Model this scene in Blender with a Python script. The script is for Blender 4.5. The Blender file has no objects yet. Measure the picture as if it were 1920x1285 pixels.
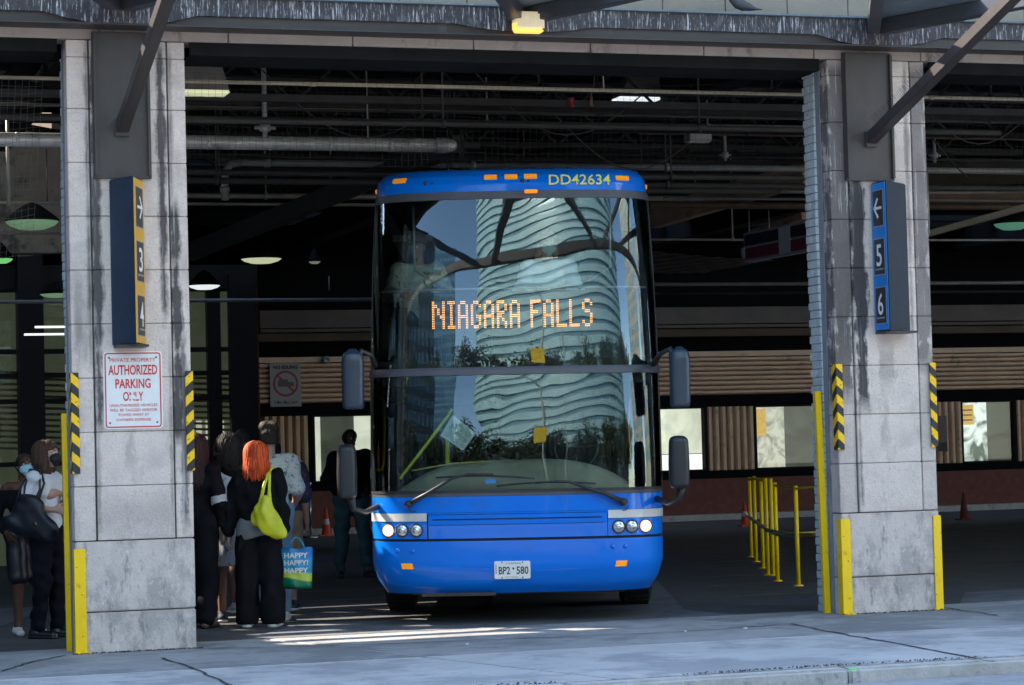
import bpy, bmesh, math, random
import numpy as np
from mathutils import Vector, Matrix
random.seed(7); rng = np.random.default_rng(7)
SC = bpy.context.scene
COL = SC.collection
R = math.radians

# ------------------------------------------------------------------ camera
FPX = 4533.0; TH = R(18.0); PITCH = math.atan(187.5/FPX); ROLL = .026; CAMH = 1.6; DIST = 20.5
dirh = Vector((math.sin(TH), math.cos(TH), 0)); rgt0 = Vector((math.cos(TH), -math.sin(TH), 0)); ZUP = Vector((0, 0, 1))
CAM = -DIST*dirh + CAMH*ZUP
fwd = dirh*math.cos(PITCH) + ZUP*math.sin(PITCH); up0 = -dirh*math.sin(PITCH) + ZUP*math.cos(PITCH)
rgt = rgt0*math.cos(ROLL) - up0*math.sin(ROLL); upv = up0*math.cos(ROLL) + rgt0*math.sin(ROLL)
cd = bpy.data.cameras.new('camera'); cam = bpy.data.objects.new('camera', cd); COL.objects.link(cam)
cd.lens = 85.0; cd.sensor_width = 36.0; cd.clip_end = 2000
cam.matrix_world = Matrix(((rgt.x, upv.x, -fwd.x, CAM.x), (rgt.y, upv.y, -fwd.y, CAM.y), (rgt.z, upv.z, -fwd.z, CAM.z), (0, 0, 0, 1)))
SC.camera = cam

# ------------------------------------------------------------------ world, sun, exposure
SUNL = Vector((-.95, .826, 1.0)).normalized()          # towards the sun: behind and to the left of the terminal
w = bpy.data.worlds.new('World'); SC.world = w; w.use_nodes = True
nt = w.node_tree; bg = nt.nodes['Background']; sky = nt.nodes.new('ShaderNodeTexSky')
sky.sky_type = 'NISHITA'; sky.sun_disc = False
sky.sun_elevation = math.asin(SUNL.z); sky.sun_rotation = math.atan2(SUNL.x, SUNL.y)
sky.air_density = 1.0; sky.dust_density = .5; sky.ozone_density = 1.6
nt.links.new(sky.outputs[0], bg.inputs[0]); bg.inputs[1].default_value = .14
sl = bpy.data.lights.new('sun', 'SUN'); sl.energy = 3.2; sl.angle = R(.5); sl.color = (1, .88, .72)
so = bpy.data.objects.new('sun', sl); COL.objects.link(so); so.rotation_euler = (-SUNL).to_track_quat('-Z', 'Y').to_euler()
SC.view_settings.view_transform = 'Standard'; SC.view_settings.look = 'None'
SC.view_settings.exposure = 2.45; SC.view_settings.gamma = 1.0
SC.render.engine = 'CYCLES'

# ------------------------------------------------------------------ measuring helpers
def ray(x, y): return fwd + rgt*((x-960)/FPX) - upv*((y-642.5)/FPX)
def onY(x, y, Y):
    v = ray(x, y); return CAM + v*((Y-CAM.y)/v.y)
def onZ(x, y, Z=0.0):
    v = ray(x, y); return CAM + v*((Z-CAM.z)/v.z)

# ------------------------------------------------------------------ materials
MATS = {}
def mat(name, col, rough=.6, metal=0., var=.12, scale=6., bump=0., coat=0., emit=None, estr=0., stretch=(1, 1, 1), spots=None, spec=.5, bscale=None):
    """base colour broken by two octaves of noise; spots=(colour, scale, threshold, amount[, stretch]) adds stains of their own shape"""
    if name in MATS: return MATS[name]
    m = bpy.data.materials.new(name); m.use_nodes = True; n = m.node_tree.nodes; l = m.node_tree.links
    b = n['Principled BSDF']; b.inputs['Roughness'].default_value = rough; b.inputs['Metallic'].default_value = metal
    b.inputs['Specular IOR Level'].default_value = spec
    if coat: b.inputs['Coat Weight'].default_value = coat; b.inputs['Coat Roughness'].default_value = .06
    tc = n.new('ShaderNodeTexCoord'); mp = n.new('ShaderNodeMapping'); mp.inputs['Scale'].default_value = stretch
    l.new(tc.outputs['Object'], mp.inputs[0])
    nz = n.new('ShaderNodeTexNoise'); nz.inputs['Scale'].default_value = scale; nz.inputs['Detail'].default_value = 6; nz.inputs['Roughness'].default_value = .65
    l.new(mp.outputs[0], nz.inputs[0])
    mr = n.new('ShaderNodeMapRange'); mr.inputs[1].default_value = .25; mr.inputs[2].default_value = .75
    mr.inputs[3].default_value = 1-var; mr.inputs[4].default_value = 1+var; l.new(nz.outputs[0], mr.inputs[0])
    mx = n.new('ShaderNodeVectorMath'); mx.operation = 'SCALE'; mx.inputs[0].default_value = col; l.new(mr.outputs[0], mx.inputs['Scale'])
    out = mx.outputs[0]
    for sp in (spots or []):
        c2, sc, th, am = sp[:4]; st = sp[4] if len(sp) > 4 else (1, 1, 1)
        mp2 = n.new('ShaderNodeMapping'); mp2.inputs['Scale'].default_value = st; mp2.inputs['Location'].default_value = (sc*.37, sc*.11, th*7)
        l.new(tc.outputs['Object'], mp2.inputs[0])
        n2 = n.new('ShaderNodeTexNoise'); n2.inputs['Scale'].default_value = sc; n2.inputs['Detail'].default_value = 7; n2.inputs['Roughness'].default_value = .7
        l.new(mp2.outputs[0], n2.inputs[0])
        r2 = n.new('ShaderNodeMapRange'); r2.inputs[1].default_value = th; r2.inputs[2].default_value = th+.09; r2.inputs[3].default_value = 0; r2.inputs[4].default_value = am
        l.new(n2.outputs[0], r2.inputs[0])
        mm = n.new('ShaderNodeMix'); mm.data_type = 'RGBA'; l.new(r2.outputs[0], mm.inputs[0]); l.new(out, mm.inputs[6]); mm.inputs[7].default_value = (*c2, 1)
        out = mm.outputs[2]
    l.new(out, b.inputs['Base Color'])
    if bump:
        nb = n.new('ShaderNodeTexNoise'); nb.inputs['Scale'].default_value = bscale or scale*6; nb.inputs['Detail'].default_value = 4
        l.new(mp.outputs[0], nb.inputs[0])
        bp = n.new('ShaderNodeBump'); bp.inputs['Strength'].default_value = bump; bp.inputs['Distance'].default_value = .01
        l.new(nb.outputs[0], bp.inputs['Height']); l.new(bp.outputs[0], b.inputs['Normal'])
    if emit: b.inputs['Emission Color'].default_value = (*emit, 1); b.inputs['Emission Strength'].default_value = estr
    MATS[name] = m; return m

def sooty_stone(name, col, bands, white=0., sc=5.):
    """pale stone with soot runs: bands = (x centre, half width, z from, z to, strength); edges wander with noise. Stains are part of the stone."""
    m = mat(name, col, .85, var=.12, scale=sc, bump=.4, bscale=50, spots=[((col[0]*.55, col[1]*.54, col[2]*.55), 3.2, .56, .6, (1, 1, .35)), ((.15, .15, .155), 42, .66, .5), ((col[0]*1.3, col[1]*1.3, col[2]*1.3), 8, .6, .4), ((col[0]*.5, col[1]*.5, col[2]*.5), 75, .53, .45), ((col[0]*.68, col[1]*.68, col[2]*.7), 1.3, .5, .45, (1, 1, 1.6))])
    n = m.node_tree.nodes; l = m.node_tree.links; b = n['Principled BSDF']; src = b.inputs['Base Color'].links[0].from_socket
    tc = n.new('ShaderNodeTexCoord'); sp = n.new('ShaderNodeSeparateXYZ'); l.new(tc.outputs['Object'], sp.inputs[0])
    def M(op, a, c=0.0, clamp=False):
        q = n.new('ShaderNodeMath'); q.operation = op; q.use_clamp = clamp
        for i, v in enumerate((a, c)):
            if isinstance(v, (int, float)): q.inputs[i].default_value = v
            else: l.new(v, q.inputs[i])
        return q.outputs[0]
    def N(scale, st):
        mp = n.new('ShaderNodeMapping'); mp.inputs['Scale'].default_value = st; l.new(tc.outputs['Object'], mp.inputs[0])
        z = n.new('ShaderNodeTexNoise'); z.inputs['Scale'].default_value = scale; z.inputs['Detail'].default_value = 6; z.inputs['Roughness'].default_value = .65; l.new(mp.outputs[0], z.inputs[0]); return z.outputs[0]
    n1 = N(3.0, (.6, 1, 1)); n2 = N(16, (1.5, 1, .35)); tot = None
    for xc, hw_, z0, z1, k in bands:
        e = M('ADD', M('MULTIPLY', M('SUBTRACT', n1, .5), hw_*2.4), M('MULTIPLY', M('SUBTRACT', n2, .5), hw_*1.8))
        d = M('SUBTRACT', M('ADD', e, hw_), M('ABSOLUTE', M('SUBTRACT', sp.outputs[0], xc)))
        v = M('MULTIPLY', d, 1/.032, True)
        za = M('MULTIPLY', M('SUBTRACT', M('ADD', sp.outputs[2], M('MULTIPLY', M('SUBTRACT', n1, .5), .5)), z0), 6., True); zb = M('MULTIPLY', M('SUBTRACT', z1, sp.outputs[2]), 6., True)
        v = M('MULTIPLY', M('MULTIPLY', v, za), M('MULTIPLY', zb, k)); tot = v if tot is None else M('MAXIMUM', tot, v)
    mx = n.new('ShaderNodeMix'); mx.data_type = 'RGBA'; l.new(tot, mx.inputs[0]); l.new(src, mx.inputs[6]); mx.inputs[7].default_value = (.04, .037, .042, 1); out = mx.outputs[2]
    if white:
        n3 = N(11, (2.4, 1, .13)); w_ = M('MULTIPLY', M('MULTIPLY', M('SUBTRACT', n3, .56), 9., True), M('MULTIPLY', tot, white)); m2 = n.new('ShaderNodeMix'); m2.data_type = 'RGBA'
        l.new(w_, m2.inputs[0]); l.new(out, m2.inputs[6]); m2.inputs[7].default_value = (.6, .59, .58, 1); out = m2.outputs[2]
    l.new(out, b.inputs['Base Color']); return m

def stripe_mat(name, c1, c2, period, slope, axis=1):
    m = bpy.data.materials.new(name); m.use_nodes = True; n = m.node_tree.nodes; l = m.node_tree.links; b = n['Principled BSDF']
    b.inputs['Roughness'].default_value = .55
    g = n.new('ShaderNodeTexCoord'); s = n.new('ShaderNodeSeparateXYZ'); l.new(g.outputs['Object'], s.inputs[0])
    def M(op, a, bb):
        q = n.new('ShaderNodeMath'); q.operation = op
        for i, v in enumerate((a, bb)):
            if isinstance(v, (int, float)): q.inputs[i].default_value = v
            else: l.new(v, q.inputs[i])
        return q.outputs[0]
    hx = M('SUBTRACT', s.outputs[0], s.outputs[1]) if axis == 1 else M('ADD', s.outputs[0], s.outputs[1])
    v = M('FRACT', M('DIVIDE', M('ADD', s.outputs[2], M('MULTIPLY', hx, slope)), period), 0)
    t = M('GREATER_THAN', v, .5)
    nz = n.new('ShaderNodeTexNoise'); nz.inputs['Scale'].default_value = 30; nz.inputs['Detail'].default_value = 5; l.new(g.outputs['Object'], nz.inputs[0])
    dirt = M('GREATER_THAN', nz.outputs[0], .62)
    t = M('MULTIPLY', t, M('SUBTRACT', 1.0, M('MULTIPLY', dirt, .5)))
    mx = n.new('ShaderNodeMix'); mx.data_type = 'RGBA'; l.new(t, mx.inputs[0]); mx.inputs[6].default_value = (*c1, 1); mx.inputs[7].default_value = (*c2, 1)
    l.new(mx.outputs[2], b.inputs['Base Color']); return m

def glass_mat(name, tint, ior=1.5, gain=1.0, rough=.0, wave=0., wscale=1.0):
    """thin pane: tinted transmission plus a Fresnel mirror, slightly wavy"""
    if name in MATS: return MATS[name]
    m = bpy.data.materials.new(name); m.use_nodes = True; n = m.node_tree.nodes; l = m.node_tree.links
    n.remove(n['Principled BSDF']); out = n['Material Output']
    t = n.new('ShaderNodeBsdfTransparent'); t.inputs[0].default_value = (*tint, 1)
    g = n.new('ShaderNodeBsdfGlossy'); g.inputs['Roughness'].default_value = rough; g.inputs[0].default_value = (.84, 1, 1, 1)
    f = n.new('ShaderNodeFresnel'); f.inputs[0].default_value = ior
    k = n.new('ShaderNodeMath'); k.operation = 'MULTIPLY'; k.use_clamp = True; k.inputs[1].default_value = gain; l.new(f.outputs[0], k.inputs[0])
    mx = n.new('ShaderNodeMixShader'); l.new(k.outputs[0], mx.inputs[0]); l.new(t.outputs[0], mx.inputs[1]); l.new(g.outputs[0], mx.inputs[2])
    if wave:
        tc = n.new('ShaderNodeTexCoord'); nz = n.new('ShaderNodeTexNoise'); nz.inputs['Scale'].default_value = wscale; nz.inputs['Detail'].default_value = 1
        l.new(tc.outputs['Object'], nz.inputs[0])
        bp = n.new('ShaderNodeBump'); bp.inputs['Strength'].default_value = wave; bp.inputs['Distance'].default_value = .02
        l.new(nz.outputs[0], bp.inputs['Height']); l.new(bp.outputs[0], g.inputs['Normal'])
    l.new(mx.outputs[0], out.inputs[0]); MATS[name] = m; return m

# ------------------------------------------------------------------ mesh builder
class MB:
    def __init__(s): s.v = []; s.f = []; s.m = []; s.cur = 0; s.sm = []; s.smooth = False
    def add(s, vs, fs):
        o = len(s.v); s.v += [tuple(p) for p in vs]; s.f += [tuple(i+o for i in f) for f in fs]
        s.m += [s.cur]*len(fs); s.sm += [s.smooth]*len(fs); return s
    def box(s, a, b):
        x0, x1 = sorted((a[0], b[0])); y0, y1 = sorted((a[1], b[1])); z0, z1 = sorted((a[2], b[2]))
        return s.add([(x0, y0, z0), (x1, y0, z0), (x1, y1, z0), (x0, y1, z0), (x0, y0, z1), (x1, y0, z1), (x1, y1, z1), (x0, y1, z1)],
                     [(0, 3, 2, 1), (4, 5, 6, 7), (0, 1, 5, 4), (1, 2, 6, 5), (2, 3, 7, 6), (3, 0, 4, 7)])
    def beam(s, p, q, wd, ht, up=ZUP):
        p = Vector(p); q = Vector(q); d = (q-p).normalized(); sx = d.cross(up)
        if sx.length < 1e-4: sx = Vector((1, 0, 0))
        sx = sx.normalized(); sz = sx.cross(d).normalized()
        vs = [e + sx*a*wd/2 + sz*b*ht/2 for e in (p, q) for a, b in ((-1, -1), (1, -1), (1, 1), (-1, 1))]
        return s.add(vs, [(0, 1, 2, 3), (7, 6, 5, 4), (0, 4, 5, 1), (1, 5, 6, 2), (2, 6, 7, 3), (3, 7, 4, 0)])
    def tube(s, pts, r, n=10, cap=True):
        pts = [Vector(p) for p in pts]; rs = r if isinstance(r, (list, tuple)) else [r]*len(pts)
        old = s.smooth; s.smooth = True; vs = []; prev = None
        for i, p in enumerate(pts):
            d = (pts[min(i+1, len(pts)-1)] - pts[max(i-1, 0)])
            if d.length < 1e-9: d = Vector((0, 0, 1))
            d.normalize()
            a = prev if prev else (d.cross(ZUP) if d.cross(ZUP).length > 1e-3 else Vector((1, 0, 0)))
            a = (a - d*a.dot(d)).normalized(); prev = a; b = d.cross(a)
            vs += [p + (a*math.cos(2*math.pi*k/n) + b*math.sin(2*math.pi*k/n))*rs[i] for k in range(n)]
        fs = [(i*n+k, i*n+(k+1) % n, (i+1)*n+(k+1) % n, (i+1)*n+k) for i in range(len(pts)-1) for k in range(n)]
        s.add(vs, fs); s.smooth = old
        if cap: s.add(vs[:n], [tuple(range(n))[::-1]]); s.add(vs[-n:], [tuple(range(n))])
        return s
    def lathe(s, c, prof, n=20, axis='z'):
        old = s.smooth; s.smooth = True; vs = []
        for r, h in prof:
            for k in range(n):
                a = 2*math.pi*k/n; x, y = r*math.cos(a), r*math.sin(a)
                p = {'z': (x, y, h), 'y': (x, h, y), 'x': (h, x, y)}[axis]
                vs.append((c[0]+p[0], c[1]+p[1], c[2]+p[2]))
        fs = [(i*n+k, i*n+(k+1) % n, (i+1)*n+(k+1) % n, (i+1)*n+k) for i in range(len(prof)-1) for k in range(n)]
        s.add(vs, fs); s.smooth = old; return s
    def prism(s, poly, h0, h1, axis='z'):
        """poly of 2D points extruded along an axis: z -> (x,y), y -> (x,z), x -> (y,z)"""
        def P(a, b, h): return {'z': (a, b, h), 'y': (a, h, b), 'x': (h, a, b)}[axis]
        n = len(poly); vs = [P(a, b, h0) for a, b in poly] + [P(a, b, h1) for a, b in poly]
        return s.add(vs, [tuple(range(n))[::-1], tuple(range(n, 2*n))] + [(i, (i+1) % n, n+(i+1) % n, n+i) for i in range(n)])
    def quad(s, a, b, c, d): return s.add([a, b, c, d], [(0, 1, 2, 3)])
    def build(s, name, mats, parent=None, bevel=0., seg=2, fix=True):
        me = bpy.data.meshes.new(name); me.from_pydata(s.v, [], s.f); me.update()
        mats = mats if isinstance(mats, (list, tuple)) else [mats]
        for m in mats: me.materials.append(m)
        me.polygons.foreach_set('material_index', s.m); me.polygons.foreach_set('use_smooth', s.sm)
        if bevel or fix:
            bm = bmesh.new(); bm.from_mesh(me)
            if s.smooth or any(s.sm): bmesh.ops.remove_doubles(bm, verts=bm.verts, dist=1e-6)
            bmesh.ops.recalc_face_normals(bm, faces=bm.faces)
            if bevel:
                ed = [e for e in bm.edges if len(e.link_faces) == 2 and e.calc_face_angle(0) > .6]
                bmesh.ops.bevel(bm, geom=ed, offset=bevel, segments=seg, affect='EDGES', clamp_overlap=True)
            bm.to_mesh(me); bm.free()
        o = bpy.data.objects.new(name, me); COL.objects.link(o)
        if parent: o.parent = parent
        return o

def tag(o, label=None, cat=None, group=None, kind=None):
    if label: o['label'] = label
    if cat: o['category'] = cat
    if group: o['group'] = group
    if kind: o['kind'] = kind
    return o
def thing(name, label, cat, loc=(0, 0, 0), rz=0., group=None):
    o = bpy.data.objects.new(name, None); COL.objects.link(o); o.location = loc; o.rotation_euler = (0, 0, rz)
    o.empty_display_size = .1
    return tag(o, label, cat, group)
def kids(o): return [c for c in bpy.data.objects if c.parent == o]
def copy_tree(o, parent=None):
    c = o.copy(); COL.objects.link(c); c.parent = parent
    for ch in kids(o): copy_tree(ch, c)
    return c
def pin(o, parent):
    """parent an object whose mesh was written in world coordinates to an Empty with a plain location/z-rotation"""
    o.parent = parent
    o.matrix_parent_inverse = (Matrix.Translation(parent.location) @ parent.rotation_euler.to_matrix().to_4x4()).inverted()
    return o
def text(name, body, o, xd, zd, wd, ht, m, parent=None, bold=0., lift=.003, spacing=1.0):
    """lettering fitted to a wd x ht rectangle centred on o, reading along xd with zd up"""
    cu = bpy.data.curves.new(name, 'FONT'); cu.body = body; cu.size = 1; cu.resolution_u = 3; cu.offset = bold; cu.space_character = spacing
    cu.align_x = 'CENTER'
    ob = bpy.data.objects.new(name, cu); COL.objects.link(ob); dg = bpy.context.evaluated_depsgraph_get(); dg.update()
    me = bpy.data.meshes.new_from_object(ob.evaluated_get(dg)); bpy.data.objects.remove(ob)
    co = np.empty(len(me.vertices)*3); me.vertices.foreach_get('co', co); co = co.reshape(-1, 3)
    lo = co.min(0); hi = co.max(0); c = (lo+hi)/2; sx = wd/(hi[0]-lo[0]); sz = ht/(hi[1]-lo[1])
    xd = Vector(xd).normalized(); zd = Vector(zd).normalized(); nd = xd.cross(zd); o = Vector(o) + nd*lift
    out = np.array(o) + np.outer((co[:, 0]-c[0])*sx, np.array(xd)) + np.outer((co[:, 1]-c[1])*sz, np.array(zd))
    me.vertices.foreach_set('co', out.ravel()); me.materials.clear(); me.materials.append(m); me.update()
    me.name = name; r = bpy.data.objects.new(name, me); COL.objects.link(r)
    if parent: r.parent = parent
    return r
# ------------------------------------------------------------------ palette
asphalt = mat('asphalt', (.068, .067, .068), .85, var=.25, scale=3, bump=.5, bscale=60, spots=[((.14, .14, .14), 26, .6, .5), ((.035, .035, .038), 1.1, .52, .6), ((.02, .02, .02), 5, .62, .6)])
concrete = mat('apron_concrete', (.43, .42, .405), .8, var=.16, scale=1.4, bump=.35, bscale=70, spots=[((.2, .205, .21), .9, .48, .6), ((.17, .17, .175), 4, .58, .5, (.5, 1.6, 1)), ((.55, .55, .54), 40, .6, .4), ((.07, .07, .07), 17, .635, .75)])
kerbm = mat('kerb_concrete', (.42, .41, .395), .85, var=.2, scale=8, bump=.5, spots=[((.12, .12, .12), 5, .57, .6), ((.5, .5, .5), 30, .6, .5)])
stone = mat('pier_stone', (.36, .35, .34), .85, var=.13, scale=5, bump=.4, bscale=50,
            spots=[((.2, .195, .19), 3, .55, .6, (1, 1, .35)), ((.15, .15, .16), 40, .66, .5), ((.46, .45, .44), 7, .6, .35)])
stonebase = mat('pier_base_stone', (.60, .52, .48), .85, var=.15, scale=5, bump=.5, bscale=40,
                spots=[((.25, .235, .235), 3, .48, .5, (1, 1, .6)), ((.16, .15, .15), 9, .55, .6, (1, 1, .3)), ((.72, .68, .66), 16, .58, .5), ((.1, .095, .09), 34, .6, .6)])
stonewing = mat('pier_wing_stone', (.32, .31, .30), .85, var=.15, scale=5, bump=.4, bscale=50,
                spots=[((.10, .095, .10), 4.5, .49, .75, (1.4, 1, .16)), ((.62, .62, .6), 9, .6, .6, (2.2, 1, .22))])
grime = mat('sooty_stone', (.085, .082, .085), .9, var=.3, scale=6, bump=.5, spots=[((.28, .27, .27), 6, .55, .8, (1.5, 1, .2))])
mortar = mat('mortar', (.1, .1, .1), .9, var=.3, scale=10)
plaster = mat('blue_grey_render', (.24, .27, .30), .8, var=.15, scale=5, bump=.3, spots=[((.1, .11, .12), 3, .57, .5, (1, 1, .3)), ((.34, .38, .4), 8, .62, .5)])
pbrick = mat('pale_blue_brick', (.5, .56, .57), .75, var=.18, scale=9, bump=.4, spots=[((.12, .13, .14), 9, .6, .6)])
steel = mat('dark_brown_steel', (.042, .036, .035), .5, var=.2, scale=4, bump=.1, spots=[((.11, .105, .11), 3, .6, .4, (2, 2, .2))])
steelplate = mat('steel_cover_plate', (.052, .044, .042), .5, var=.18, scale=3, stretch=(3, 3, .5), spots=[((.22, .21, .2), 10, .68, .5, (3, 3, .15)), ((.11, .07, .05), 5, .6, .5)])
poo = mat('droppings_steel', (.028, .026, .034), .6, var=.2, scale=4,
          spots=[((.16, .16, .18), 7, .54, .5, (2.5, 1, .8)), ((.55, .55, .58), 13, .555, .85, (4.5, 1, .35)), ((.8, .8, .8), 30, .60, .9, (2.4, 1, .3))])
flange = mat('grey_blue_flange', (.13, .17, .2), .55, var=.2, scale=5, spots=[((.45, .47, .5), 16, .6, .6)])
yellow = mat('yellow_paint', (.98, .62, .0), .5, var=.08, scale=5, bump=.08, spots=[((.45, .27, .02), 9, .6, .6), ((.22, .1, .03), 17, .635, .8), ((.04, .035, .03), 30, .66, .9)])
lintel = mat('lintel_stone', (.36, .31, .28), .85, var=.15, scale=4, spots=[((.1, .09, .085), 5, .56, .7, (1, 1, .5))])
wallblock = mat('upper_wall_blocks', (.30, .26, .21), .85, var=.12, scale=3, bump=.2, spots=[((.17, .19, .19), 2, .58, .5, (1, 1, .3))])
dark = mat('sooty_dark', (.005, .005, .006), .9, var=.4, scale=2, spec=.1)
darksteel = mat('dark_interior_steel', (.012, .012, .0125), .8, var=.4, scale=3, spec=.1)
duct = mat('dark_duct', (.06, .059, .057), .6, var=.3, scale=3, spec=.2)
galv = mat('insulated_pipe_cover', (.72, .73, .72), .4, .3, var=.25, scale=6, bump=.1, spots=[((.16, .16, .15), 5, .58, .6)])
pipeg = mat('grey_pipe', (.34, .34, .31), .5, .2, var=.25, scale=5)
pipey = mat('yellowed_conduit', (.45, .40, .28), .5, var=.2, scale=5)
rust = mat('brown_pipe', (.16, .105, .065), .6, var=.3, scale=5)
tan = mat('tan_beam', (.4, .28, .18), .7, var=.3, scale=2.5, spots=[((.08, .06, .05), 3, .56, .6)])  # base raised in place of sun, which never reaches the beam
siding = mat('brown_siding', (.70, .48, .30), .6, var=.15, scale=2, spots=[((.08, .06, .05), 4, .6, .5)])
redbrick = mat('red_brick', (.16, .055, .04), .85, var=.3, scale=9, bump=.3)

# ------------------------------------------------------------------ ground
def sheet(name, poly, z, m, kind='structure'):
    b = MB(); b.add([(x, y, z) for x, y in poly], [tuple(range(len(poly)))]); o = b.build(name, m); o['kind'] = kind; return o
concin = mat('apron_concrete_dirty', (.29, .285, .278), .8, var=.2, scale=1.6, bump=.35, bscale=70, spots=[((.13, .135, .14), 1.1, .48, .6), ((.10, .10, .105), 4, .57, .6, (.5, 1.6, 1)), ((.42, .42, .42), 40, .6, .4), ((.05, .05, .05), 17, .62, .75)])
sheet('ground', [(-900, -900), (900, -900), (900, 900), (-900, 900)], -.16, asphalt)
b = MB(); b.box((-40, -.02, -.15), (60, 60, 0)); o = b.build('bay_floor', asphalt); o['kind'] = 'structure'
# apron: slabs with real joints, reaching a little under the opening
b = MB()
KY = -4.43
ap = random.Random(4)
xs = [-40, -9.3, -5.2, -1.35, 2.3, 6.2, 10.2, 14, 40]
for i in range(len(xs)-1):
    sk = .55
    for (y0, y1) in ((KY+.17, -1.9), (-1.9, .62)):
        a0 = xs[i] + (y0+2)*-.28; a1 = xs[i] + (y1+2)*-.28; c0 = xs[i+1] + (y0+2)*-.28; c1 = xs[i+1] + (y1+2)*-.28
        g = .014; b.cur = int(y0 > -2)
        b.prism([(a0+g, y0+g), (c0-g, y0+g), (c1-g, y1-g), (a1+g, y1-g)], -.15, .006+ap.uniform(-.001, .001))
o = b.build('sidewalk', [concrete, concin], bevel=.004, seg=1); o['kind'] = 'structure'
# driveway tongues of smoother concrete that run in between the piers
b = MB()
for k in (-1, 0, 1):
    ox = k*6.75
    b.prism([(-2.25+ox, .63), (2.25+ox, .63), (2.1+ox, 1.5), (3.7+ox, 6.3), (1.8+ox, 6.3), (.4+ox, 2.2), (-1.5+ox, 1.9)], -.1, .006)
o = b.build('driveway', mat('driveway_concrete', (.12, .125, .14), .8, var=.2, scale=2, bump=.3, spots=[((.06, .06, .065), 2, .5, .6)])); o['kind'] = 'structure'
b = MB(); kx = -40
while kx < 40:
    L = ap.uniform(1.5, 2.6); b.box((kx+.005, KY, -.15), (kx+L-.005, KY+.165, ap.uniform(-.002, .004))); kx += L
o = b.build('kerb', kerbm, bevel=.02, seg=3); o['kind'] = 'structure'
sheet('street', [(-200, -17), (200, -17), (200, KY-.001), (-200, KY-.001)], -.10, mat('street_asphalt', (.3, .3, .3), .85, var=.2, scale=4, bump=.4, bscale=70, spots=[((.1, .1, .1), 1.3, .55, .5)]))
sheet('far_sidewalk', [(-200, -23), (200, -23), (200, -17), (-200, -17)], -.03, concrete)
# thin worn yellow bay lines on the bay floor
b = MB()
for i, (pa, pb) in enumerate((((1365, 1121), (1520, 1112)), ((1325, 1101), (1500, 1091)), ((1290, 1085), (1450, 1078)), ((1280, 1058), (1420, 1052)))):
    p = onZ(*pa); q = onZ(*pb); d = (q-p).normalized(); nn = Vector((-d.y, d.x, 0))*.022
    b.add([(v.x, v.y, .0105) for v in (p-nn, q-nn, q+nn, p+nn)], [(0, 1, 2, 3)])
for k in range(5):
    p = onZ(560+k*6, 1092+k*18); b.add([(p.x-1.2, p.y, .0105), (p.x+1.6, p.y-.35, .0105), (p.x+1.6, p.y-.29, .0105), (p.x-1.2, p.y+.06, .0105)], [(0, 1, 2, 3)])
o = b.build('bay_line_marking', mat('worn_yellow_line', (.28, .2, .05), .8, var=.3, scale=20, spots=[((.05, .05, .05), 12, .52, .9)])); o['kind'] = 'structure'

b = MB()
for ln in ([(1480, 1172), (1600, 1195), (1740, 1220), (1865, 1244)], [(306, 1236), (360, 1256), (440, 1290)], [(372, 1219), (600, 1214), (900, 1203), (1280, 1187), (1480, 1172)], [(1750, 1139), (1800, 1146), (1870, 1156)], [(0, 1262), (60, 1243), (125, 1231)]):
    P_ = [onZ(*q) for q in ln]; rr = random.Random(ln[0][0]); Q = []
    for i in range(len(P_)-1):
        for k in range(8): Q.append(P_[i].lerp(P_[i+1], k/8)+Vector((rr.uniform(-.02, .02), rr.uniform(-.02, .02), 0)))
    Q.append(P_[-1])
    for i in range(len(Q)-1):
        d = (Q[i+1]-Q[i]).normalized(); nn = Vector((-d.y, d.x, 0))*rr.uniform(.008, .016)
        b.add([(v.x, v.y, .0115) for v in (Q[i]-nn, Q[i+1]-nn, Q[i+1]+nn, Q[i]+nn)], [(0, 1, 2, 3)])
o = b.build('pavement_crack', mat('crack_dirt', (.035, .035, .035), .9, var=.3)); o['kind'] = 'structure'
# ------------------------------------------------------------------ piers
SC_ = (.68, .585, .53)
PSTONE = {'L': (sooty_stone('left_pier_stone', SC_, [(.215, .05, 1.7, 4.95, .88), (.755, .045, 2.6, 5, .9), (.79, .022, .9, 2.6, .6), (.2, .03, .9, 1.9, .5), (.5, .5, .9, 1.3, .25)], .3),
                sooty_stone('left_pier_wings', SC_, [(.155, .025, 2.2, 4.95, .75), (.855, .055, 1.6, 3.7, .92), (.90, .05, .9, 2.6, .75), (.835, .022, 3.4, 5, .65), (.06, .05, 2.3, 3.1, .3)], .8)),
          'R': (sooty_stone('right_pier_stone', SC_, [(.25, .08, 1.75, 4.95, .95), (.21, .025, .9, 2.2, .75), (.76, .03, 2.3, 5, .6), (.5, .09, 1.95, 2.45, .35)], .3),
                sooty_stone('right_pier_wings', (.58, .50, .455), [(.09, .12, 1.85, 5, .78), (.165, .02, .9, 1.9, .6), (.88, .10, 2.1, 5, .62), (.80, .02, .9, 2.2, .7)], .9))}
JZ = [.33, .90, 1.335, 1.77, 2.205, 2.64, 3.075, 3.51, 3.945, 4.38, 4.80, 4.94]
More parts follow.
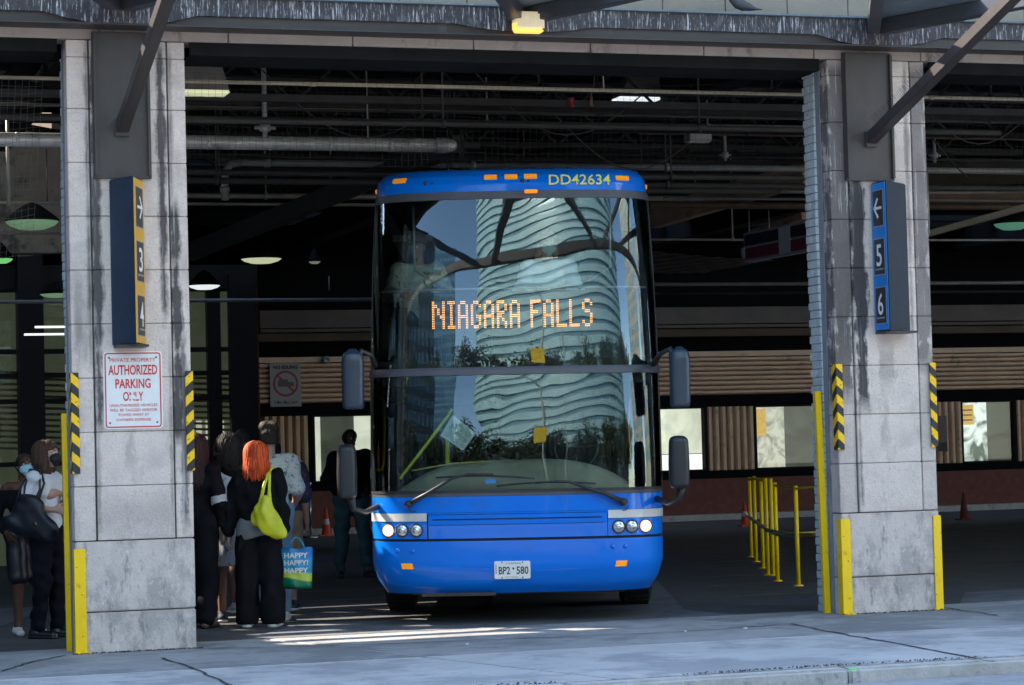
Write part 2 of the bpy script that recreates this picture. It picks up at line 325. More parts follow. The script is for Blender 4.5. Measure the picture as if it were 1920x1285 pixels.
def pier(x0, x1, label, brick):
    stone, stonewing = PSTONE['R' if brick else 'L']
    t = thing('stone_pier', label, 'pier', (x0, 0, 0), group='stone piers between the bays')
    L = lambda x: x-x0
    W = x1-x0
    core = MB(); core.box((.02, .04, 0), (W-.02, .18, 4.94)); core.build('core', mortar, t)
    bs = MB(); r = random.Random(int(x0*10)+50)
    bs.box((0, 0, .0), (W, .18, .325)); bs.box((0, 0, .334), (W, .18, .893)); bs.box((.01, .18, 0), (W-.01, .28, .5))
    bs.build('base_block', stonebase, t, bevel=.008)
    cp = MB(); wg = MB(); wg2 = MB(); gr = MB(); gr2 = MB()
    for i in range(1, len(JZ)-1):
        z0, z1 = JZ[i]+.0022, JZ[i+1]-.0022
        j = lambda: r.uniform(-.003, .003)
        cp.box((.185, .0+j(), z0), (W-.155, .17, z1))
        wg.box((0, .012+j(), z0), (.170, .18, z1)); wg2.box((W-.14, .012+j(), z0), (W, .18, z1))
    gr.box((.170, .03, .897), (.185, .17, 4.94)); gr2.box((W-.155, .03, .897), (W-.14, .17, 4.94))
    cp.build('centre_panel', stone, t, bevel=.005); wg.build('wing', stonewing, t, bevel=.005); wg2.build('wing', stonewing, t, bevel=.005); gr.build('groove', grime, t); gr2.build('groove', grime, t)
    # rendered reveal and painted brick return behind it
    rv = MB(); rv.box((-.004, .182, 0), (W+.004, .27, 4.94)); rv.build('rendered_reveal', plaster, t)
    bk = MB(); r2 = random.Random(int(x0*7)+9); z = 0.; row = 0
    e0 = 0. if brick else -.03; mo = MB(); mo.box((-.01-e0, .275, 0), (W+.01+e0, .49, 4.86)); mo.build('brick_core', mat('painted_mortar', (.30, .33, .34), .9, var=.3, scale=10), t)
    while z < 4.84:
        hgt = .071; off = .0 if row % 2 else -.11; y = .272+off
        while y < .49:
            ya, yb = max(y, .272), min(y+.205, .49)
            if yb-ya > .02:
                for sx in (-1, 1):
                    e = r2.uniform(.0, .004) + .008*math.sin(z*2.3)
                    if sx < 0: bk.box((-.022-e-e0, ya, z+.004), (.02, yb, z+hgt))
                    else: bk.box((W-.02, ya, z+.004), (W+.022+e+e0, yb, z+hgt))
            y += .215
        nx = -.02-e0 + (.1 if row % 2 else 0)
        while nx < W+.02+e0:
            xa, xb = max(nx, -.02-e0), min(nx+.205, W+.02+e0)
            if xb-xa > .02: bk.box((xa, .48, z+.004), (xb, .505, z+hgt))
            nx += .215
        z += .0755; row += 1
    bk.build('painted_brick', pbrick, t, bevel=.004, seg=1)
    return t
PL = pier(-3.71, -2.75, 'grey stone pier at the left of the bus, behind the parking notice', False)
PR = pier(3.02, 3.98, 'soot-streaked grey stone pier to the right of the bus, carrying the blue bay sign', True)
PX = pier(9.75, 10.71, 'grey stone pier beyond the right edge', False); PW = pier(-10.44, -9.48, 'grey stone pier beyond the left edge', False)

# steel cover plates bolted to the top of both piers
for x0, x1, z0, lb in ((-3.51, -3.045, 3.81, 'dark brown steel plate over the top of the left pier'), (3.155, 3.63, 3.85, 'dark brown steel plate over the top of the right pier'),
                   (9.9, 10.35, 3.85, 'steel plate on the pier beyond the right edge')):
    b = MB(); b.box((x0, -.045, z0), (x1, -.004, 5.0)); b.box((x0+.005, -.075, z0+.02), (x0+.03, -.045, 4.98)); b.box((x1-.03, -.075, z0+.02), (x1-.005, -.045, 4.98))
    o = b.build('steel_plate', steelplate, bevel=.004); tag(o, lb, 'steel plate', 'steel plates on the piers')

# ------------------------------------------------------------------ girder, lintel, upper wall
XL, XR = -14, 14
t = thing('facade_girder', 'long dark steel girder streaked with bird droppings above the openings', 'girder', (0, -.1, 5.1))
b = MB()
nodes = [-9.96, -3.3, .1, 3.42, 10.2]
prof = [(XL, 5.115)]
for c in nodes:
    d = .085 if abs(c) > 1 else .05
    prof += [(c-.62, 5.115), (c-.42, 5.115-d*.6), (c-.22, 5.115-d), (c+.22, 5.115-d), (c+.42, 5.115-d*.6), (c+.62, 5.115)]
prof += [(XR, 5.115), (XR, 5.262), (XL, 5.262)]
b.prism(prof, -.26, -.23, 'y'); pin(b.build('web', poo), t)
b = MB(); b.box((XL, -.30, 5.264), (XR, -.02, 5.282)); pin(b.build('top_flange', flange, bevel=.003), t)
b = MB(); b.box((XL, -.228, 5.04), (XR, -.02, 5.118)); b.box((XL, -.27, 5.02), (XR, -.02, 5.036)); pin(b.build('bottom_flange', steel), t)
b = MB(); x = XL
while x < XR:
    b.box((x+.003, .0, 4.945), (x+1.05, .30, 5.03)); x += 1.056
o = b.build('lintel', lintel, bevel=.004); tag(o, 'pale stone lintel course under the steel girder', 'lintel')
b = MB()
for a, c in ((-9.43, -3.78), (-2.70, 2.95), (4.05, 9.68), (XL, -10.5), (10.78, XR)):
    b.box((a, .02, 4.85), (c, .06, 4.943)); b.box((a, .02, 4.838), (c, .60, 4.85))
o = b.build('steel_angle', darksteel); tag(o, 'dark steel angle edging the top of the bay openings', 'steel angle')
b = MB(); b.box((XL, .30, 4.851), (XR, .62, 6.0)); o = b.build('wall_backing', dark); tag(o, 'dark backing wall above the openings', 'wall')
b = MB(); z = 5.285; row = 0; r = random.Random(3)
while z < 6.1:
    x = XL + (.3 if row % 2 else 0)
    while x < XR:
        b.box((x+.003, .02+r.uniform(0, .004), z+.003), (x+.59, .30, z+.266)); x += .595
    z += .272; row += 1
b.box((XL, -.05, 6.10), (XR, .5, 6.16))
o = b.build('upper_wall', wallblock, bevel=.004, seg=1); tag(o, 'pale blockwork wall above the girder', 'wall')

# ------------------------------------------------------------------ canopy frame: outriggers and struts
stl = mat('strut_steel', (.06, .065, .075), .42, .1, var=.15, scale=4, spots=[((.3, .31, .33), 8, .66, .5, (3, 1, 1))])
t = thing('outrigger_truss', 'dark steel zigzag outrigger arms reaching out from the girder', 'steel frame', (0, -.3, 5.2))
for c in nodes:
    zz = 5.20
    for (ex, ey, w_, h_) in ((c+1.45, -3.3, .12, .13), (c-1.5, -3.3, .11, .12)):
        a = MB(); a.beam((c+(.05 if ex > c else -.05), -.24, zz), (ex, ey, zz+.02), w_, h_)
        pin(a.build('outrigger_arm', [stl], bevel=.006), t)
    a = MB(); a.prism([(c-.09, -.24), (c+.12, -.24), (c+.62, -1.25), (c-.60, -1.25)], zz+.072, zz+.080); pin(a.build('gusset_plate', flange), t)
a = MB(); a.beam((XL, -3.38, 5.28), (XR, -3.38, 5.28), .12, .2); pin(a.build('front_rail', [steel]), t)
STR = [(-3.28, 'left'), (3.40, 'right'), (10.2, 'far')]
for c, lb in STR:
    z0 = 4.22
    a = MB(); a.beam((c, -.04, z0), (c+.02, -3.1, z0+.98), .098, .10)
    a.box((c-.06, -.08, z0-.07), (c+.06, -.046, z0+.07))
    o = a.build('canopy_strut', [mat('strut_brown_steel', (.05, .042, .042), .45, .1, var=.2, scale=4, spots=[((.25, .25, .26), 9, .64, .5, (3, 1, 1))])], bevel=.005)
    tag(o, {'left': 'sloping steel strut fixed to the left pier plate', 'right': 'sloping steel strut with a sunlit end fixed to the right pier plate', 'far': 'sloping steel strut beyond the right edge'}[lb], 'strut', 'sloping canopy struts')
# anti-bird spikes along the right strut
b = MB(); r = random.Random(5)
for k in range(60):
    u = .2+k*.022; p = Vector((3.40+.02*u/3.1-.03, -.04-u*1.0, 4.22+.05+u*.316))
    b.tube([p, p+Vector((-.05-r.uniform(0, .02), 0, .05+r.uniform(0, .02)))], .0012, 4, False)
o = b.build('bird_spikes', darksteel); tag(o, 'row of thin anti-bird spikes along the right strut', 'bird spikes')

# yellow lamp under the middle outriggers
t = thing('wall_lamp', 'small box lamp with yellowed lens under the middle of the girder', 'lamp', (.1, -.33, 5.1))
p = onY(990, 64, -.38); g = MB(); g.box((p.x-.122, -.44, 5.05), (p.x+.135, -.31, 5.205))
pin(g.build('lens', mat('yellowed_lens', (.8, .7, .48), .35, var=.15, scale=9, stretch=(3, 1, .5), emit=(1, .85, .55), estr=.05), bevel=.02), t)
g = MB(); g.box((p.x-.115, -.43, 5.032), (p.x+.125, -.32, 5.06)); g.box((p.x-.13, -.425, 5.045), (p.x-.1, -.34, 5.12)); pin(g.build('lamp_glow', mat('amber_lens', (.8, .4, .05), .3, emit=(1, .6, .12), estr=.22), bevel=.01), t)
g = MB(); g.box((p.x-.1, -.31, 5.07), (p.x+.1, -.262, 5.19)); pin(g.build('back_box', steel), t)

# ------------------------------------------------------------------ corner guards and bollard angles
SB = ((.025, .024, .026), (.93, .56, .004), .158)
gstripe_l = stripe_mat('hazard_stripes_peaked', *SB, .9, 2)
gstripe_r = stripe_mat('hazard_stripes_rising', *SB, -.9, 1)
gstripe_d = stripe_mat('hazard_stripes_falling', *SB, .9, 1)
def guard(x, z0, z1, side, label):
    """side -1: wraps a pier's left corner, +1: its right corner; origin at the corner so that the stripes meet there"""
    b = MB()
    if side < 0: b.prism([(-.014, -.014), (.05, -.014), (.05, -.001), (-.001, -.001), (-.001, .08), (-.014, .08)], 0, z1-z0)
    else: b.prism([(.014, -.014), (-.05, -.014), (-.05, -.001), (.001, -.001), (.001, .08), (.014, .08)], 0, z1-z0)
    o = b.build('corner_guard', gstripe_l if side < 0 else (gstripe_r if x < 0 else gstripe_d), bevel=.004); o.location = (x, -.0, z0)
    tag(o, label, 'corner guard', 'striped corner guards on the piers')
guard(-3.71, 1.44, 2.25, -1, 'yellow and black striped guard on the left corner of the left pier')
guard(-2.75, 1.44, 2.25, 1, 'yellow and black striped guard on the right corner of the left pier')
guard(3.02, 1.46, 2.22, -1, 'yellow and black striped guard on the left corner of the right pier')
guard(3.98, 1.46, 2.22, 1, 'yellow and black striped guard on the right corner of the right pier')
def angle(x, y, h, side, label, leg=.078, foot=True):
    b = MB(); s = -side
    b.prism([(-.014*s, -.014), (leg*s, -.014), (leg*s, -.002), (-.002*s, -.002), (-.002*s, leg), (-.014*s, leg)], 0, h)
    if foot: b.box((-.03, -.05, 0), (leg*s*1.35, -.014, .015))
    for z in np.arange(.15, h-.05, .33): b.lathe((.05*s, -.016, z), [(0, -.006), (.010, -.005), (.012, 0)], 8, 'y')
    o = b.build('guard_post', yellow, bevel=.003); o.location = (x, y, 0); tag(o, label, 'guard post', 'yellow steel corner angles')
angle(-3.71, -.002, .84, -1, 'short yellow steel angle at the front left corner of the left pier')
angle(3.02, -.002, .85, -1, 'short yellow steel angle at the left corner of the right pier')
angle(3.98, -.002, .85, 1, 'short yellow steel angle at the right corner of the right pier', leg=.065)
def tall(x, y, h, label, lean):
    b = MB(); wd_ = .005 if x < 0 else .022; b.prism([(-wd_, 0), (.035, 0), (.035, .012), (-wd_+.012, .012), (-wd_+.012, .05), (-wd_, .05)], 0, h)
    o = b.build('guard_post', yellow, bevel=.003); o.location = (x, y, 0); o.rotation_euler = (0, lean, 0); tag(o, label, 'guard post', 'yellow steel corner angles')
tall(-3.745, .30, 1.93, 'tall thin yellow steel angle at the back left of the left pier', R(-.3))
tall(onY(1545, 780, .262).x-.03, .25, 1.99, 'tall wide yellow steel angle on the brick side of the right pier', R(-.9))

# ------------------------------------------------------------------ platform signs
def put_sign(A, B, Cc, z0, z1, face_first, facecol, glyphs, label, endm):
    """plan triangle A, B (apex), C; the numbered face lies between two of them"""
    t = thing('bay_sign', label, 'sign', (B[0], B[1], z0), group='bay number signs on the piers')
    hh = z1-z0
    def loc(p): return (p[0]-B[0], p[1]-B[1])
    a, b_, c = loc(A), (0, 0), loc(Cc)
    bd = MB(); bd.prism([a, b_, c], 0, hh); bd.build('housing', endm, t, bevel=.008)
    s, e = (a, b_) if face_first else (b_, c)
    xd = Vector((e[0]-s[0], e[1]-s[1], 0)); wd = xd.length; xd.normalize(); nd = xd.cross(ZUP)
    mid = Vector(((s[0]+e[0])/2, (s[1]+e[1])/2, 0))
    def rect(u0, u1, v0, v1, lift, dep, name, m):
        q = MB(); n_ = nd
        base = Vector((s[0], s[1], 0))
        pts = [base+xd*u+ZUP*v for u, v in ((u0, v0), (u1, v0), (u1, v1), (u0, v1))]
        q.add([p+n_*(lift-dep) for p in pts]+[p+n_*lift for p in pts], [(3, 2, 1, 0), (4, 5, 6, 7), (0, 1, 5, 4), (1, 2, 6, 5), (2, 3, 7, 6), (3, 0, 4, 7)])
        return q.build(name, m, t)
    rect(.012, wd-.012, .012, hh-.012, .006, .006, 'face', facecol)
    pm = mat('sign_dark_panel', (.03, .03, .035), .5); wm = mat('sign_white', (.8, .8, .8), .5); fr = mat('sign_grey_edge', (.35, .35, .35), .5)
    for k, gph in enumerate(glyphs):
        v1 = hh*(.94-.335*k*.97); v0 = v1-hh*(.235)
        rect(wd*.15, wd*.85, v0-.008, v1+.008, .008, .003, 'number_border', fr)
        rect(wd*.17, wd*.83, v0, v1, .0105, .003, 'number_panel', pm)
        cc = mid + ZUP*((v0+v1)/2) + nd*.0105
        if gph in ('<', '>'):
            q = MB(); sg = 1 if gph == '>' else -1
            def P(u, v): return cc + xd*u*wd*.26*sg + ZUP*v*.10 + nd*.003
            q.add([P(-1, .12), P(.55, .12), P(.55, -.12), P(-1, -.12)], [(0, 1, 2, 3)])
            for sv in (1, -1): q.add([P(1.05, 0), P(.1, .95*sv), P(-.25, .8*sv), P(.62, 0)], [(0, 1, 2, 3)])
            q.build('arrow', wm, t)
        else:
            text('number', gph, cc+ZUP*.012, xd, ZUP, wd*.36, .195, wm, t, bold=.012)
            text('small_lettering', 'PLATFORM', cc-ZUP*.112, xd, ZUP, wd*.52, .014, wm, t)
    q = MB(); q.box((a[0]*.9, min(a[1], c[1])*.3, -.02), (c[0]*.9, min(a[1], c[1]), .0)); q.build('bottom_bracket', steel, t)
    return t
orange = mat('sign_orange', (.72, .36, .03), .5, var=.08, scale=6); blue = mat('sign_blue', (.01, .22, .62), .5, var=.08, scale=6)
endL = mat('sign_navy_side', (.012, .03, .06), .7, var=.2, scale=5, spots=[((.1, .13, .17), 6, .66, .6)])
endR = mat('sign_charcoal_side', (.02, .026, .04), .7, var=.2, scale=5, spots=[((.25, .26, .28), 18, .72, .7)])
pA = onY(207, 500, -.01); pB = onY(250, 500, -.30); pC = onY(274, 500, -.01)
put_sign((pA.x, -.01), (pB.x, -.36), (pC.x-.015, -.01), 2.46, 3.80, False, orange, ['>', '3', '4'], 'navy sided bay sign with orange face reading 3 and 4, on the left pier', endL)
pA = onY(1637, 490, -.01); pB = onY(1665, 490, -.30); pC = onY(1703, 490, -.01)
put_sign((pA.x-.0, -.01), (pB.x, -.30), (pC.x+.0, -.01), 2.50, 3.83, True, blue, ['<', '5', '6'], 'charcoal sided bay sign with blue face reading 5 and 6, on the right pier', endR)

# ------------------------------------------------------------------ parking notice
t = thing('parking_notice', 'white metal notice with red lettering about authorized parking, on the left pier', 'sign', (-3.225, -.004, 1.79))
def rrect(w_, h_, r_, y, cx=0, cz=0, n=6):
    pts = []
    for (sx, sz, a0) in ((1, 1, 0), (-1, 1, 90), (-1, -1, 180), (1, -1, 270)):
        for k in range(n+1):
            a = R(a0+90*k/n); pts.append((cx+sx*(w_/2-r_)+r_*math.cos(a), cz+sz*(h_/2-r_)+r_*math.sin(a)))
    return pts
white_en = mat('notice_white_enamel', (.78, .78, .78), .4, var=.06, scale=8, spots=[((.5, .5, .5), 20, .7, .5)])
red_en = mat('notice_red', (.62, .03, .04), .4)
Wn, Hn = .475, .625
b = MB(); b.prism(rrect(Wn, Hn, .03, 0), -.006, -.002, 'y'); o = b.build('board', white_en, t); o.location = (0, 0, Hn/2)
b = MB(); P1 = rrect(Wn-.022, Hn-.022, .024, 0); P2 = rrect(Wn-.042, Hn-.042, .016, 0); n = len(P1)
b.add([(x, -.0085, z+Hn/2) for x, z in P1]+[(x, -.0085, z+Hn/2) for x, z in P2], [(i, (i+1) % n, n+(i+1) % n, n+i) for i in range(n)]); b.build('border', red_en, t, fix=False)
for s_, z_, w_, h_, bo in (('PRIVATE PROPERTY', .555, .37, .030, .004), ('AUTHORIZED', .475, .395, .082, .02), ('PARKING', .365, .285, .078, .02), ('ONLY', .262, .165, .075, .02),
                       ('UNAUTHORIZED VEHICLES', .19, .385, .022, .004), ('WILL BE TAGGED AND/OR', .152, .385, .022, .004), ('TOWED AWAY AT', .114, .25, .022, .004), ('OWNERS EXPENSE', .074, .28, .022, .004)):
    text('lettering', s_, (0, -.0065, z_), (1, 0, 0), ZUP, w_, h_, red_en, t, bold=bo, lift=.002)
b = MB(); b.add([(-.035, -.0095, .245), (.03, -.0095, .235), (.02, -.0095, .262), (-.012, -.0095, .28), (-.03, -.0095, .268)], [(0, 1, 2, 3, 4)]); b.build('paint_chip', white_en, t, fix=False)
for x in (-.19, .19):
    for z in (.05, .575):
        b = MB(); b.lathe((x, -.007, z), [(0, -.004), (.006, -.003), (.008, 0)], 10, 'y'); b.build('bolt', steel, t)
# ------------------------------------------------------------------ bay interior: roof, walls
YB = 24.0
b = MB()
# roof deck; slots added out of frame at left for floor sun stripes
SK = ((4.75, 5.85), (6.05, 6.3), (6.7, 7.1), (7.45, 7.8), (8.3, 8.6), (9.2, 9.4))
slots = [(-7.9, -4.4, a_, b_) for a_, b_ in zip([.62]+[q[1] for q in SK], [q[0] for q in SK]+[60])]
rects = [(-40, -9, .62, 60), (-9, -7.9, .62, 13.2), (-4.4, 2, .62, 13.2), (2, 3, .62, 60), (-9, 2, 14.7, 60), (3, 26, .62, 20.6), (3, 26, 22.3, 60), (26, 60, .62, 60)]
for (x0, x1, y0, y1) in rects + [q[:3]+(min(q[3], 13.2),) for q in slots]: b.box((x0, y0, 6.0), (x1, y1, 6.14))
for (x0, x1, y1) in ((-9, 2, 14.7), (3, 26, 22.3)): b.box((x0, y1, 6.141), (x1, y1+.1, 8.3)); b.box((x0-.1, y1-1.7, 6.141), (x0, y1+.1, 8.3))  # two wider gaps added to light the back walls; baffles block the sun
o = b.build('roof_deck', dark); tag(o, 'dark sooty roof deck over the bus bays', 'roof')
y = 1.6
while y < 24:
    x0_ = -4.2 if 4 < y < 9.5 else -14
    b = MB(); b.box((x0_, y, 5.631), (26, y+.14, 5.98)); b.box((x0_, y-.05, 5.60), (26, y+.19, 5.63))
    tag(b.build('roof_joist', darksteel), 'dark steel joist running across the bays under the roof deck', 'joist', 'parallel joists under the roof deck'); y += 1.25
for x in (-3.3, 3.5, 10.2, 17):
    b = MB(); b.box((x-.15, .8, 5.2), (x+.15, 24, 5.599)); tag(b.build('roof_beam', darksteel), 'deep dark beam running back into the bay from a pier', 'beam', 'deep beams behind the piers')
b = MB(); b.box((-40, 31, 0), (60, 31.3, 6)); tag(b.build('rear_wall', dark), 'dark wall closing the terminal behind the station building', 'wall')  # added behind to keep the bay interior dark
for x_ in (-40.2, 59.9): b = MB(); b.box((x_, .8, 0), (x_+.3, 31, 6)); tag(b.build('end_wall', dark), 'dark end wall of the terminal far to the %s' % ('left' if x_ < 0 else 'right'), 'wall')  # end walls added to shut out sky glow from the sides
def alongx(name, px, py, thick, Y, x0, x1, m, label, cat='pipe', group='pipes under the bay roof', rounds=True, collars=0):
    """a pipe parallel to the facade; x0, x1 world X"""
    p = onY(px, py, Y); dep = (p-CAM).dot(dirh); rad = thick/2*dep/FPX
    b = MB()
    if rounds: b.tube([(x0, Y, p.z), (x1, Y, p.z)], rad, 12)
    else: b.box((x0, Y-rad, p.z-rad), (x1, Y+rad, p.z+rad))
    if collars:
        k = x0+.3
        while k < x1: b.lathe((k, Y, p.z), [(rad*1.0, -.03), (rad*1.25, -.03), (rad*1.25, .03), (rad, .03)], 12, 'x'); k += collars
    o = b.build(name, m); tag(o, label, cat, group); return p.z, rad
alongx('conduit', 960, 166, 7, 1.6, -14, 14, pipey, 'thin yellowed conduit highest under the roof, spanning both bays', collars=3.1)
alongx('duct', 960, 193, 13, 3.0, -14, 14, duct, 'dark square duct just below the yellowed conduit', 'duct', rounds=False)
alongx('pipe', 960, 213, 6, 4.2, -14, 14, duct, 'thin dark pipe below the square duct', collars=2.3)
alongx('pipe', 960, 241, 9, 5.2, -3.9, 14, darksteel, 'dark pipe at the height of the big insulated pipe top', collars=2.7)
alongx('pipe', 1380, 249, 13, 6.2, 3.6, 14, rust, 'brown pipe behind the right pier at the height of the vent box')
alongx('pipe', 960, 290, 5, 8.2, 1.2, 14, duct, 'thin dark pipe just above the long grey pipe')
z_, r_ = alongx('pipe', 1400, 316, 12, 7.0, -.85, 14, pipeg, 'long grey pipe with an elbow, level with the bus roof', collars=2.4)
t = bpy.data.objects[[o.name for o in bpy.data.objects if o.get('label') == 'long grey pipe with an elbow, level with the bus roof'][0]]
b = MB(); b.tube([(-.85, 7, z_), (-.97, 7, z_-.02), (-1.03, 7, z_-.1), (-1.04, 7, z_-.2), (-1.04, 7, z_-.42)], r_*1.12, 12)
b.lathe((-1.04, 7, z_-.3), [(r_*1.1, -.03), (r_*1.5, -.03), (r_*1.5, .03), (r_*1.1, .03)], 12); b.build('elbow', pipeg, t)
alongx('pipe', 1360, 385, 13, 9.5, 5.0, 20, rust, 'brown pipe beside the bus upper windscreen')
alongx('pipe', 1350, 373, 5, 9.0, 5.0, 20, pipeg, 'thin grey pipe just above the brown one beside the bus')
alongx('pipe', 520, 383, 5, 9, -4, 2, pipeg, 'thin grey rail left of the bus roof')
alongx('pipe', 520, 563, 7, 14, -4, 5, pipeg, 'lit grey rail crossing behind the left pier above the siding')
alongx('pipe', 1370, 533, 7, 15, 6.5, 22, pipeg, 'thin lit grey rail above the brown fascia on the right')
alongx('pipe', 1370, 550, 5, 16, 6.5, 22, duct, 'thin dark rail just under the lit rail on the right')
alongx('pipe', 60, 438, 5, 8, -9, -2.2, pipeg, 'thin grey rail left of the left pier')
alongx('conduit', 50, 380, 6, 5.0, -6, -3.4, pipey, 'short yellowed conduit above the round green lamp')
# big insulated pipe with its end cap
p = onY(600, 270, 4.0); xe = onY(838, 272, 4.0).x; rad = 13*(p-CAM).dot(dirh)/FPX
t = thing('insulated_pipe', 'thick silvery insulated pipe ending in a cap left of the bus', 'pipe', (xe, 4, p.z), group='pipes under the bay roof')
b = MB(); b.tube([(-14, 4, p.z), (xe, 4, p.z)], rad, 20)
k = -8.
while k < xe-.2: b.lathe((k, 4, p.z), [(rad, -.012), (rad*1.05, -.01), (rad*1.05, .01), (rad, .012)], 20, 'x'); k += .62
pin(b.build('pipe_cover', galv), t)
b = MB(); b.lathe((xe-.03, 4, p.z), [(rad*1.02, -.09), (rad*1.16, -.08), (rad*1.16, 0), (rad*1.12, .03), (rad*.9, .09), (rad*.55, .125), (0, .14)], 20, 'x'); pin(b.build('end_cap', galv), t)
b = MB(); b.tube([(xe+.15, 4, p.z), (xe+.3, 4, p.z)], .015, 8); b.tube([(xe+.16, 4, p.z+.13), (xe+.16, 4, p.z-.13)], .022, 8); b.box((xe+.17, 3.97, p.z-.03), (xe+.34, 4.03, p.z+.03)); pin(b.build('valve', duct), t)
# vertical drops
def drop(px, y0, y1, thick, Y, m, label, valve=None):
    a = onY(px, y0, Y); c = onY(px, y1, Y); rad = thick/2*(a-CAM).dot(dirh)/FPX; x = (a.x+c.x)/2
    b = MB(); b.tube([(x, Y, a.z), (x, Y, c.z)], rad, 10)
    if valve: v = onY(px, valve, Y).z; b.lathe((x, Y, v), [(rad, -.04), (rad*2.2, -.03), (rad*2.2, .03), (rad, .04)], 10); b.tube([(x-rad*4, Y, v), (x+rad*4, Y, v)], rad*.7, 8)
    tag(b.build('drop_pipe', m), label, 'pipe', 'vertical drops under the bay roof')
drop(495, 60, 258, 10, 3.9, pipeg, 'vertical pipe with a valve coming down onto the insulated pipe', 240)
drop(688, 100, 258, 3, 3.9, pipeg, 'thin hanger rod down to the insulated pipe')
drop(792, 105, 258, 2.5, 3.9, duct, 'thinner hanger rod nearest the pipe end cap')
drop(1131, 112, 168, 2.5, 1.6, pipeg, 'hanger rod holding the yellowed conduit')
drop(1359, 235, 302, 6, 6.9, pipeg, 'short drop onto the long grey pipe left of the right pier', 291)
drop(1752, 255, 305, 6, 6.9, pipeg, 'short drop onto the long grey pipe right of the right pier', 292)
drop(1740, 320, 440, 4, 3.0, pipeg, 'thin pipe running down close behind the right pier')
drop(1405, 395, 470, 2, 9, pipeg, 'left rod that carries the hanging red and white sign')
drop(1442, 395, 450, 2, 9, pipeg, 'right rod that carries the hanging red and white sign')
drop(15, 215, 385, 7, 4.5, pipeg, 'grey pipe going down at the left edge')
drop(88, 280, 378, 2.5, 4.8, duct, 'thin dark rod beside the left pier')
drop(617, 518, 545, 2.5, 14, pipeg, 'short hanger above the rail left of the bus')

# sloping dark beam and tan beams
def slab(name, pa, pb, Ya, Yb2, th, m, label, cat='beam', dp=.15):
    a = onY(*pa, Ya); c = onY(*pb, Yb2); b = MB(); b.beam(a, c, dp, th); tag(b.build(name, m), label, cat)
slab('brace_beam', (352, 475), (860, 270), 11, 5.2, .2, mat('brace_steel', (.03, .03, .032), .6, var=.3), 'dark sloping beam crossing left of the bus roof')
slab('tan_beam', (1228, 408), (1512, 325), 12, 9, .30, tan, 'tan sloping beam right of the bus roof')
slab('tan_beam', (1410, 440), (1512, 405), 11, 9.6, .09, tan, 'narrow tan strip above the hanging red and white sign')
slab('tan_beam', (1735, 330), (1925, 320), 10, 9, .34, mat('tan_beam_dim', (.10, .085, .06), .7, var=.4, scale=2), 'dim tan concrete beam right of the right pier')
slab('tan_beam', (1735, 440), (1925, 388), 8, 7, .06, pipey, 'thin tan pipe sloping up right of the right pier')
slab('tan_beam', (1735, 375), (1925, 372), 10, 10, .14, rust, 'brown pipe under the dim tan beam')
rz = random.Random(21)
for k in range(16):
    Y = rz.uniform(2.2, 12); z = rz.uniform(4.55, 5.5) if Y < 6 else rz.uniform(4.1, 5.4); xa = rz.choice([-2.4, -1.0, .5, 3.2, -14]); xb = rz.choice([3.0, 6, 14, 14]); xb = max(xb, xa+3)
    if Y < 10 and z < 4.3: z = 4.5
    b = MB(); rad = rz.uniform(.012, .04); b.tube([(xa, Y, z), ((xa+xb)/2, Y, z-.01), (xb, Y, z)], rad, 8)
    for q in range(int((xb-xa)/2.6)): x = xa+1.1+q*2.6; b.box((x-.008, Y-.008, z), (x+.008, Y+.008, 5.6)); b.lathe((x, Y, z), [(rad, -.02), (rad*1.5, -.02), (rad*1.5, .02), (rad, .02)], 10, 'x')
    tag(b.build('roof_conduit', rz.choice([pipeg, duct, duct, duct])), 'thin dusty conduit on hanger rods among the joists', 'conduit', 'dusty conduits among the joists')
for k in range(7):
    Y = 4.2+k*1.4; b = MB(); x = -2.6 if Y > 4.4 else -2.4; 
    b.beam((x, Y, 5.05), (9, Y, 5.05), .05, .05); b.beam((x, Y, 5.5), (9, Y, 5.5), .05, .05); xx = x; u = 0
    while xx < 8.6: b.beam((xx, Y, 5.05 if u else 5.5), (xx+.5, Y, 5.5 if u else 5.05), .025, .025); xx += .5; u = 1-u
    tag(b.build('roof_truss', mat('dusty_truss_steel', (.03, .028, .026), .8, var=.5, scale=5, spec=.2)), 'light steel lattice truss under the roof with zigzag web bars', 'truss', 'lattice trusses under the roof')
for k, (x_, z_, y_) in enumerate(((.6, 5.3, 3), (-1.4, 5.3, 3.4), (5.4, 5.3, 3.2), (2.1, 5.2, 5), (7.2, 5.1, 6))):
    b = MB(); b.tube([(x_+t_*2.2, y_+t_, z_-.55*math.sin(math.pi*t_)-.1*t_) for t_ in np.linspace(0, 1, 14)], .008, 5); tag(b.build('slack_cable', duct), 'thin slack black cable looping under the joists', 'cable', 'slack cables under the roof')
# netting along the front of the bay roof and a dense patch right of the bus
def net(name, o, u, v, nu, nv, rad, m, label, sag=0.):
    b = MB(); o = Vector(o); u = Vector(u); v = Vector(v)
    def P(a, c): return o+u*a+v*c+Vector((0, 0, -sag*math.sin(math.pi*a)*(.4+.6*c)+.01*math.sin(a*37+c*11)))
    for i in range(nu+1): b.tube([P(i/nu, k/6) for k in range(7)], rad, 3, False)
    for i in range(nv+1): b.tube([P(k/16, i/nv) for k in range(17)], rad, 3, False)
    tag(b.build(name, m, fix=False), label, 'netting', 'bird netting')
netm = mat('net_cord', (.035, .033, .03), .8)
net('bird_netting', (-2.7, 1.1, 4.86), (5.7, 0, 0), (0, .1, -.75), 95, 12, .0013, netm, 'fine dark bird netting hanging inside the middle opening', .03)
net('bird_netting', (4.0, 1.1, 4.86), (4, 0, 0), (0, .1, -.75), 66, 12, .0013, netm, 'fine dark bird netting hanging inside the right opening', .03)
